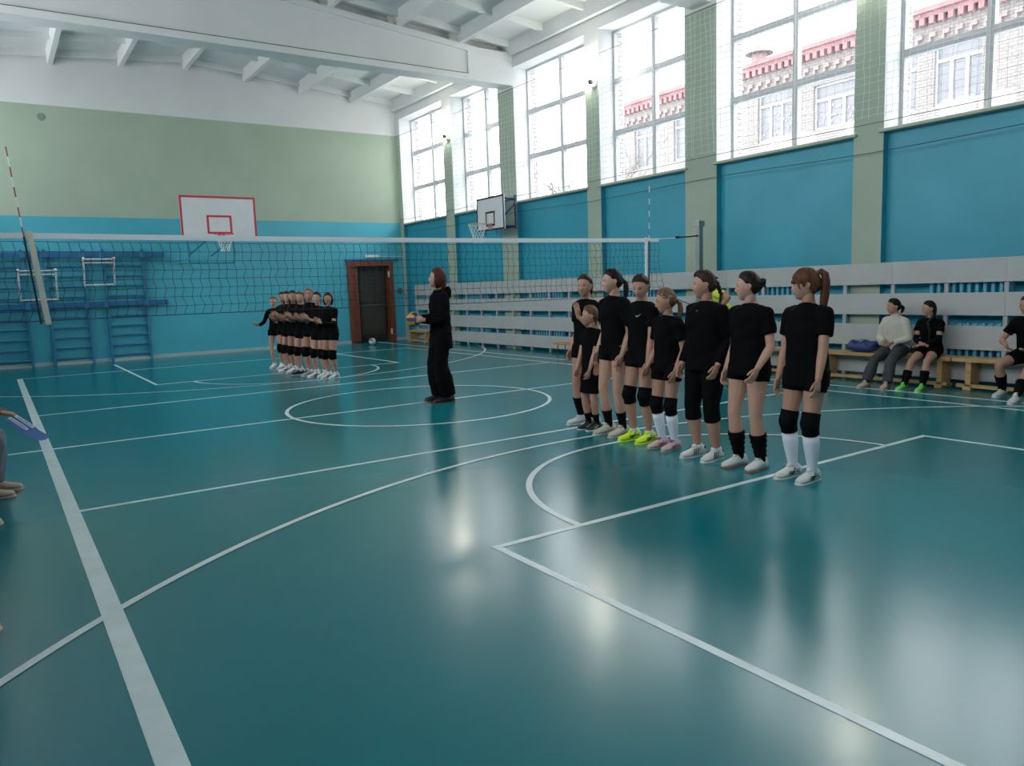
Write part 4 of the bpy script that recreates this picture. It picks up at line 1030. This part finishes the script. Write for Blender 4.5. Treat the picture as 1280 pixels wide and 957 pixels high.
# ---- the line on the near side, seen from the right end to the left
def nothing(*a): pass
person('girl at the right end of the near line, auburn ponytail and bangs, tall white socks', 5.09, 3.52, 180, 1.62, w=1.02, hyaw=-52, hair='bangs', hairm=H_RD, skin=SK1, hem=.74, shw=1.05, botlen=.42, pads='knee', sock=.37, shoem=SW, shoek='cross',
       feet=[(.115, .0, -6), (-.075, .02, 2)], arms=[hang(1, .08, .80), hang(-1, .15, .81)])
def bunx(t, s, U, AR, MH): pass
person('girl with dark spiky bun in baggy black tee, black pads slid down to her calves', 5.10, 4.06, 180, 1.62, w=1.05, hyaw=-52, hair='bun', hairm=H_DK, skin=SK2, hem=.78, shw=1.06, botlen=.34, pads='calf', sock=.17, sockm=SOCKB, shoem=SW, solem=GUM,
       feet=[(.09, .02, -4), (-.11, -.01, 4)], arms=[hang(1, .06, .82), hang(-1, .16, .86)])
def pend(t, s, U, AR, MH):
    bm = bmesh.new(); blob(bm, U((0, .118, 1.30)), (.01*s, .004*s, .01*s)); obj('pendant', bm, mat('pendant', (.1, .09, .08), .3, .6), t)
person('girl with brown braid in long-sleeved black top and capri leggings, three-stripe shoes', 5.10, 4.52, 180, 1.645, w=1.13, hyaw=-44, hair='braid', hairm=H_BR, skin=SK1, top='sweater', hem=.78, shw=1.03, bottom='capri', sock=.11, sockm=SOCKW, shoem=SW, shoek='stripes',
       feet=[(.10, .0, -6), (-.11, .0, 4)], arms=[hang(1, .09, .83), hang(-1, .09, .84)], extra=pend)
person('short girl with hair clips, knee pads, white knee socks and pink shoes', 5.14, 5.02, 180, 1.49, w=.97, hyaw=-40, hpitch=8, hair='clips', hairm=H_LB, skin=SK1, headk=1.06, hem=.80, botlen=.40, pads='knee', sock=.37, shoem=SPK, solem=SGY, shoek='pink',
       feet=[(.09, .0, -4), (-.09, .0, 3)], arms=[hang(1, .1, .84), hang(-1, .1, .83)])
def swoosh(t, s, U, AR, MH):
    bm = bmesh.new(); tube(bm, [U((-.055, .129, 1.245)), U((-.065, .129, 1.236)), U((-.085, .124, 1.243)), U((-.108, .114, 1.262))], [.0025*s, .006*s, .004*s, .0012*s], 6); obj('chest_mark', bm, SW, t)['label'] = 'small white tick mark on the chest'
person('girl looking down with centre-parted hair, white tick on shirt and neon yellow shoes', 5.22, 5.44, 180, 1.645, w=.98, hyaw=22, hpitch=16, hair='tied', hairm=H_BR, skin=SK1, hem=.76, botlen=.36, pads='knee', sock=.12, shoem=SNE, solem=SNE, shoek='neon',
       feet=[(.10, .03, -4), (-.09, .0, 4)], arms=[hang(1, .1, .82), hang(-1, .12, .80)], extra=swoosh)
person('tall girl with dark low ponytail, bare knees, black socks and cream shoes', 5.26, 5.88, 180, 1.71, w=.98, hyaw=-28, hair='pony', hairm=H_DK, skin=SK2, hem=.80, botlen=.34, sock=.24, sockm=SOCKB, shoem=SCR, solem=SCR,
       feet=[(.085, .02, -4), (-.10, .0, 4)], arms=[hang(1, .06, .82), hang(-1, .09, .82)])
person('small child in a black tee and skirt standing between two tall girls', 5.28, 6.27, 180, 1.31, w=.98, hyaw=-32, hair='tied', hairm=H_LB, skin=SK1, headk=1.13, hem=.80, bottom='skirt', sock=.22, sockm=SOCKB, shoem=SBK, solem=SLW, shoek='tick',
       feet=[(.07, .02, 0), (-.07, .0, 6)], arms=[dict(w=(.10, .19, .80), curl=.6), dict(w=(-.12, .16, .80), curl=.6)])
person('girl at the left end of the near line with one hand raised to her chest', 5.40, 6.50, 180, 1.67, w=1.0, hyaw=25, hair='tied', hairm=H_BR, skin=SK1, hem=.80, botlen=.36, pads='calf', sock=.16, sockm=SOCKW, shoem=SW,
       feet=[(.11, .0, -4), (-.11, .0, 4)], arms=[hang(1, .06, .82), dict(w=(-.09, .18, 1.20), pole=(-.6, -.2, -1), hd=(.1, .1, 1), th=(0, -.3, .0), n=(1, .2, 0), curl=.15)])
# ---- yellow shirt behind the line
person('man in a yellow shirt bending behind the braided girl', 9.10, 7.68, 150, 1.82, w=1.05, lean=33, slean=8, hyaw=20, hpitch=20, hair='short', hairm=H_DK, skin=SK3, topm=YEL, hem=.78, shw=1.05, sleeve=.7, bottom='pants', botm=BLK2, sock=.1, shoem=SGY,
       arms=[dict(w=(.22, .30, .90)), dict(w=(-.24, .2, 1.0), pole=(-1, -.6, -.2))], vox=.010)
# ---- coach with the ball
t, s, U, AR, MH = person('young coach with reddish bob in black hoodie and wide trousers holding the ball', 5.12, 9.30, 168, 1.85, w=.97, hyaw=-14, hpitch=-10, hair='bob', hairm=H_RB, skin=SK2, top='hoodie', hem=.66, shw=1.10, bottom='wide', botm=BLK2, sock=.1, sockm=SOCKB, shoem=SBK, solem=mat('sole_brown', (.12, .04, .03), .5),
       feet=[(.10, .03, -6), (-.09, -.03, 6)], arms=[dict(w=(.115, .235, 1.03), pole=(.5, -1, -.5), hd=(-.25, 1, .05), th=(0, .2, 1), n=(-1, 0, 0), curl=.35, spread=.6), dict(w=(-.115, .235, 1.03), pole=(-.5, -1, -.5), hd=(.25, 1, .05), th=(0, .2, 1), n=(1, 0, 0), curl=.35, spread=.6)])
def ball(name, label, loc, ms, rz=0):
    t = thing(name, label, 'ball', loc, rz); R = .104; pr = {}
    for ax in range(3):
        for sg in (-1, 1):
            for band in range(3):
                bm = bmesh.new(); N = 6; e = .985
                v0, v1 = (-1+2*band/3), (-1+2*(band+1)/3)
                g = []
                for i in range(N+1):
                    row = []
                    for j in range(4):
                        a = (-1+2*i/N)*.985; b = v0+(v1-v0)*j/3; b = max(v0+.02, min(v1-.02, b))
                        v = [0, 0, 0]; v[ax] = sg; v[(ax+1) % 3] = math.tan(a*PI/4); v[(ax+2) % 3] = math.tan(b*PI/4)
                        row.append(bm.verts.new(Vector(v).normalized()*R))
                    g.append(row)
                for i in range(N):
                    for j in range(3): bm.faces.new((g[i][j], g[i+1][j], g[i+1][j+1], g[i][j+1]) if sg > 0 else (g[i][j], g[i][j+1], g[i+1][j+1], g[i+1][j]))
                obj('panel', bm, ms[(ax*3+band+(sg > 0)) % len(ms)], t, smooth=True)
    bm = bmesh.new(); blob(bm, (0, 0, 0), R*.988, u=24, v=16); obj('bladder', bm, SLB, t, smooth=True)
    return t
phc = math.radians(168)
ball('volleyball', 'yellow and blue volleyball held in the hands of the coach', (5.12+math.cos(phc)*.375, 9.30+math.sin(phc)*.375, 1.165), [mat('ball_yellow', (.62, .33, .02), .45), mat('ball_blue', (.03, .05, .16), .45)], .4)
ball('volleyball', 'white volleyball lying on the floor in front of the door', (9.24, 21.0, .105), [mat('ball_white', (.68, .7, .68), .45), mat('ball_white', (1, 1, 1)), mat('ball_green', (.12, .2, .17), .45)], .7)
# ---- far line, clapping
def clap(dx=.0, z=1.12, y=.27, gap=.045): return [dict(w=(gap+dx, y, z), pole=(.7, -.3, -1), hd=(-.15, .75, .65), n=(-1, 0, 0), th=(0, -.6, .7), curl=.15), dict(w=(-gap+dx, y, z), pole=(-.7, -.3, -1), hd=(.15, .75, .65), n=(1, 0, 0), th=(0, -.6, .7), curl=.15)]
far = [
 ('nearest girl of the far clapping line with bare upper arms between sleeves and tee', 5.12, 13.50, 200, 1.58, 1.10, 38, 'bob', H_DK, 'knee', SW, 1),
 ('dark-haired girl half hidden behind the nearest girl of the far line', 5.05, 13.87, 196, 1.60, 1.0, 34, 'pony', H_DK, 'knee', SW, 0),
 ('tallest fair-haired girl in the far clapping line', 5.02, 14.22, 200, 1.68, 1.0, 36, 'tied', H_BL, 'knee', SGY, 0),
 ('girl with light brown hair bowing her head in the middle of the far line', 4.98, 14.58, 198, 1.63, 1.0, 20, 'clips', H_LB, 'knee', SBK, 0),
 ('girl with long dark hair in the middle of the far line', 4.96, 14.98, 202, 1.65, 1.0, 36, 'long', H_DK, 'knee', SW, 0),
 ('slim girl with brown hair third from the left in the far line', 4.98, 15.40, 200, 1.64, .95, 34, 'long', H_BR, 'knee', SW, 0),
 ('girl with tied hair second from the left in the far line', 5.05, 15.92, 202, 1.63, 1.0, 34, 'tied', H_BR, 'knee', SW, 0)]
for k, (lb, px, py_, ph, hh, ww, hy, hr_, hm, pd, shm, cut) in enumerate(far):
    def armsleeve(t, s, U, AR, MH):
        for (sh, el, wr) in AR:
            P, R = limb(sh, el, wr, .78, 1.9, ARMP, .006, 8); bm = bmesh.new(); tube(bm, P, [r*s for r in R], 10, dome=False); obj('arm_sleeve', bm, SOCKB, t, smooth=True)
    person(lb, px, py_, ph, hh, near=False, w=ww, hyaw=hy, hpitch=6 if k == 3 else 0, hair=hr_, hairm=hm, skin=[SK1, SK2][k % 2], hem=.78, botlen=.36+.05*(k % 2), pads=pd, sock=[.13, .15, .12][k % 3], shoem=shm, shoek='cross' if shm is SW else 'plain', solem=SLW,
           feet=[(.10, .06 if k % 2 else .0, -6), (-.09, .0, 6)], arms=clap(z=1.08+.03*((k*2) % 4), y=.26+.02*(k % 2), gap=.05+.02*(k % 2)), extra=armsleeve if cut else None)
person('leftmost girl of the far line standing apart in long sleeves with open hands', 5.03, 16.50, 232, 1.54, near=False, w=.93, hyaw=14, hair='tied', hairm=H_LB, skin=SK2, top='fitted', hem=.82, shw=.88, botlen=.34, sock=.12, shoem=SW,
       arms=[dict(w=(.30, .24, 1.0), pole=(.4, -.6, -1), hd=(.7, .5, .35), n=(-.5, 0, .8), th=(-.4, .6, .4), curl=.2), dict(w=(-.16, .28, 1.06), pole=(-.7, -.3, -1), hd=(-.1, .9, .2), n=(.8, 0, .5), th=(0, .2, 1), curl=.2)])
# ---- seated on the bench
def seated(label, x, y, phi, H, **k):
    s = H/1.65; seat = k.pop('seat', .42); a = dict(dz=(seat+.095)/s-.88, py=0, knee_out=.1, hem=.86)
    a.update(k); return person(label, x, y, phi, H, **a)
S1 = 1.52/1.65
seated('seated person in cream zip sweater and grey jeans on the bench', 10.52, 5.84, 180, 1.52, lean=9, hyaw=-38, hair='tied', hairm=H_DK, skin=SK1, top='sweater', topm=SWEAT, shw=1.12, bottom='pants', botm=GREYP, sock=.16, sockm=SOCKB, shoem=SBG, solem=SBG,
       feet=[(.12, .60, -4), (-.17, .56, 10)], arms=[dict(w=(.07, .24, .66), pole=(.8, -.5, -.5), curl=.6, hd=(-.5, .6, -.6)), dict(w=(-.07, .24, .66), pole=(-.8, -.5, -.5), curl=.6, hd=(.5, .6, -.6))])
def asl(t, s, U, AR, MH):
    for (sh, el, wr) in AR:
        P, R = limb(sh, el, wr, .72, 1.85, ARMP, .008, 8); bm = bmesh.new(); tube(bm, P, [r*s for r in R], 12, dome=False); obj('arm_sleeve', bm, SOCKB, t, smooth=True)
    bm = bmesh.new(); H_ = lambda *v: MH@Vector(v)
    tube(bm, [H_(-.02, -.09, -.02), H_(-.06, -.05, -.12), H_(-.09, .05, -.2), U((-.06, .14, 1.2)), U((-.05, .17, 1.05))], [.022*s, .024*s, .024*s, .02*s, .006*s], 8); obj('ponytail', bm, H_DK, t, smooth=True)
seated('seated girl with long dark ponytail over her shoulder, bare knees and green shoes', 10.56, 5.38, 180, 1.44, lean=8, hyaw=-40, hair='back', hairm=H_DK, skin=SK1, shw=1.0, sleeve=.5, bottom='shorts', botlen=.5, pads='calf', sock=.2, sockm=SOCKB, shoem=SGR, solem=SLW,
       feet=[(.10, .58, -2), (-.16, .54, 4)], arms=[dict(w=(.02, .27, .70), pole=(.8, -.5, -.5), curl=.4, hd=(-1, .3, -.1), n=(0, -.2, -1), th=(0, 1, 0)), dict(w=(-.02, .30, .68), pole=(-.8, -.5, -.5), curl=.4, hd=(1, .3, -.1), n=(0, -.2, -1), th=(0, 1, 0))], extra=asl)
seated('seated player cut by the right edge with black calf pads and white shoes', 10.48, 4.13, 180, 1.6, lean=14, hyaw=-20, hair='tied', hairm=H_BR, skin=SK1, bottom='shorts', botlen=.6, pads='calf', sock=.18, sockm=SOCKB, shoem=SW, solem=SLW,
       feet=[(.22, .22, -4), (-.12, .66, 4)], arms=[dict(w=(.14, .36, .66), pole=(.8, -.5, -.3)), dict(w=(-.14, .36, .66), pole=(-.8, -.5, -.3))])
# ---- spectators on the left bench
seated('spectator in grey-blue jeans at the left edge holding a blue bag', -.50, 7.50, 0, 1.72, lean=16, hyaw=-20, hair='short', hairm=H_DK, skin=SK3, top='sweater', topm=REDM, bottom='pants', botm=JEAN, sock=.12, shoem=SBG, solem=SBG,
       feet=[(.14, .30, -4), (-.10, .36, 0)], arms=[dict(w=(.14, .46, .665), pole=(.8, -.5, -.3), hd=(.0, .8, -.2), curl=.8, n=(-.3, 0, -1), th=(-1, 0, .2)), dict(w=(-.14, .38, .66), pole=(-.8, -.5, -.3))])
seated('spectator whose pale shoe tip shows below the blue bag at the left edge', -.62, 6.55, 0, 1.66, lean=6, hair='pony', hairm=H_BR, skin=SK1, top='sweater', topm=GREYP, bottom='pants', botm=BLK2, sock=.12, shoem=SBG, solem=SBG,
       feet=[(.08, .34, -2), (-.3, .28, 4)], arms=[dict(w=(.1, .3, .66)), dict(w=(-.1, .3, .66))])
seated('spectator whose shoe tip shows lowest at the left edge', -.62, 4.40, 0, 1.66, lean=4, hair='long', hairm=H_BR, skin=SK1, top='sweater', topm=SWEAT, bottom='pants', botm=JEAN, sock=.12, shoem=SBG, solem=SBG,
       feet=[(.08, .31, -2), (-.12, .24, 4)], arms=[dict(w=(.1, .3, .66)), dict(w=(-.1, .3, .66))])
# blue bag in the spectator's hand
t = thing('shopping_bag', 'glossy blue bag with two white framed strips at the left edge', 'bag', (.05, 7.12, .60), math.radians(62))
bm = bmesh.new(); n1, n2 = 9, 7; g = []
for i in range(n1):
    row = []
    for j in range(n2):
        u, v = i/(n1-1), j/(n2-1); row.append(bm.verts.new(((v-.5)*(.17+.05*u), -.0-.22*u+.012*math.sin(v*9+u*5), .07-.18*u+.010*math.sin(v*6+u*8))))
    g.append(row)
for i in range(n1-1):
    for j in range(n2-1): bm.faces.new((g[i][j], g[i][j+1], g[i+1][j+1], g[i+1][j]))
r_ = bmesh.ops.solidify(bm, geom=bm.faces[:], thickness=.02)
obj('pouch', bm, mat('bag_bright_blue', (.13, .25, .58), .25), t, smooth=True)
for x0 in (-.065, .03):
    b_ = bmesh.new()
    def pt(x, u, k=-.008): return Vector((x, -.22*u, .07-.18*u))+Vector((0, -.5, .86))*.012
    c_ = [(x0, .02), (x0+.035, .02), (x0+.035, .55), (x0, .55)]
    for a_, e_ in zip(c_, c_[1:]+c_[:1]): tube(b_, [pt(*a_), pt(*e_)], [.005, .005], 5)
    obj('white_strip', b_, mat('strip_white', (.72, .74, .78), .4), t)
finish_people()
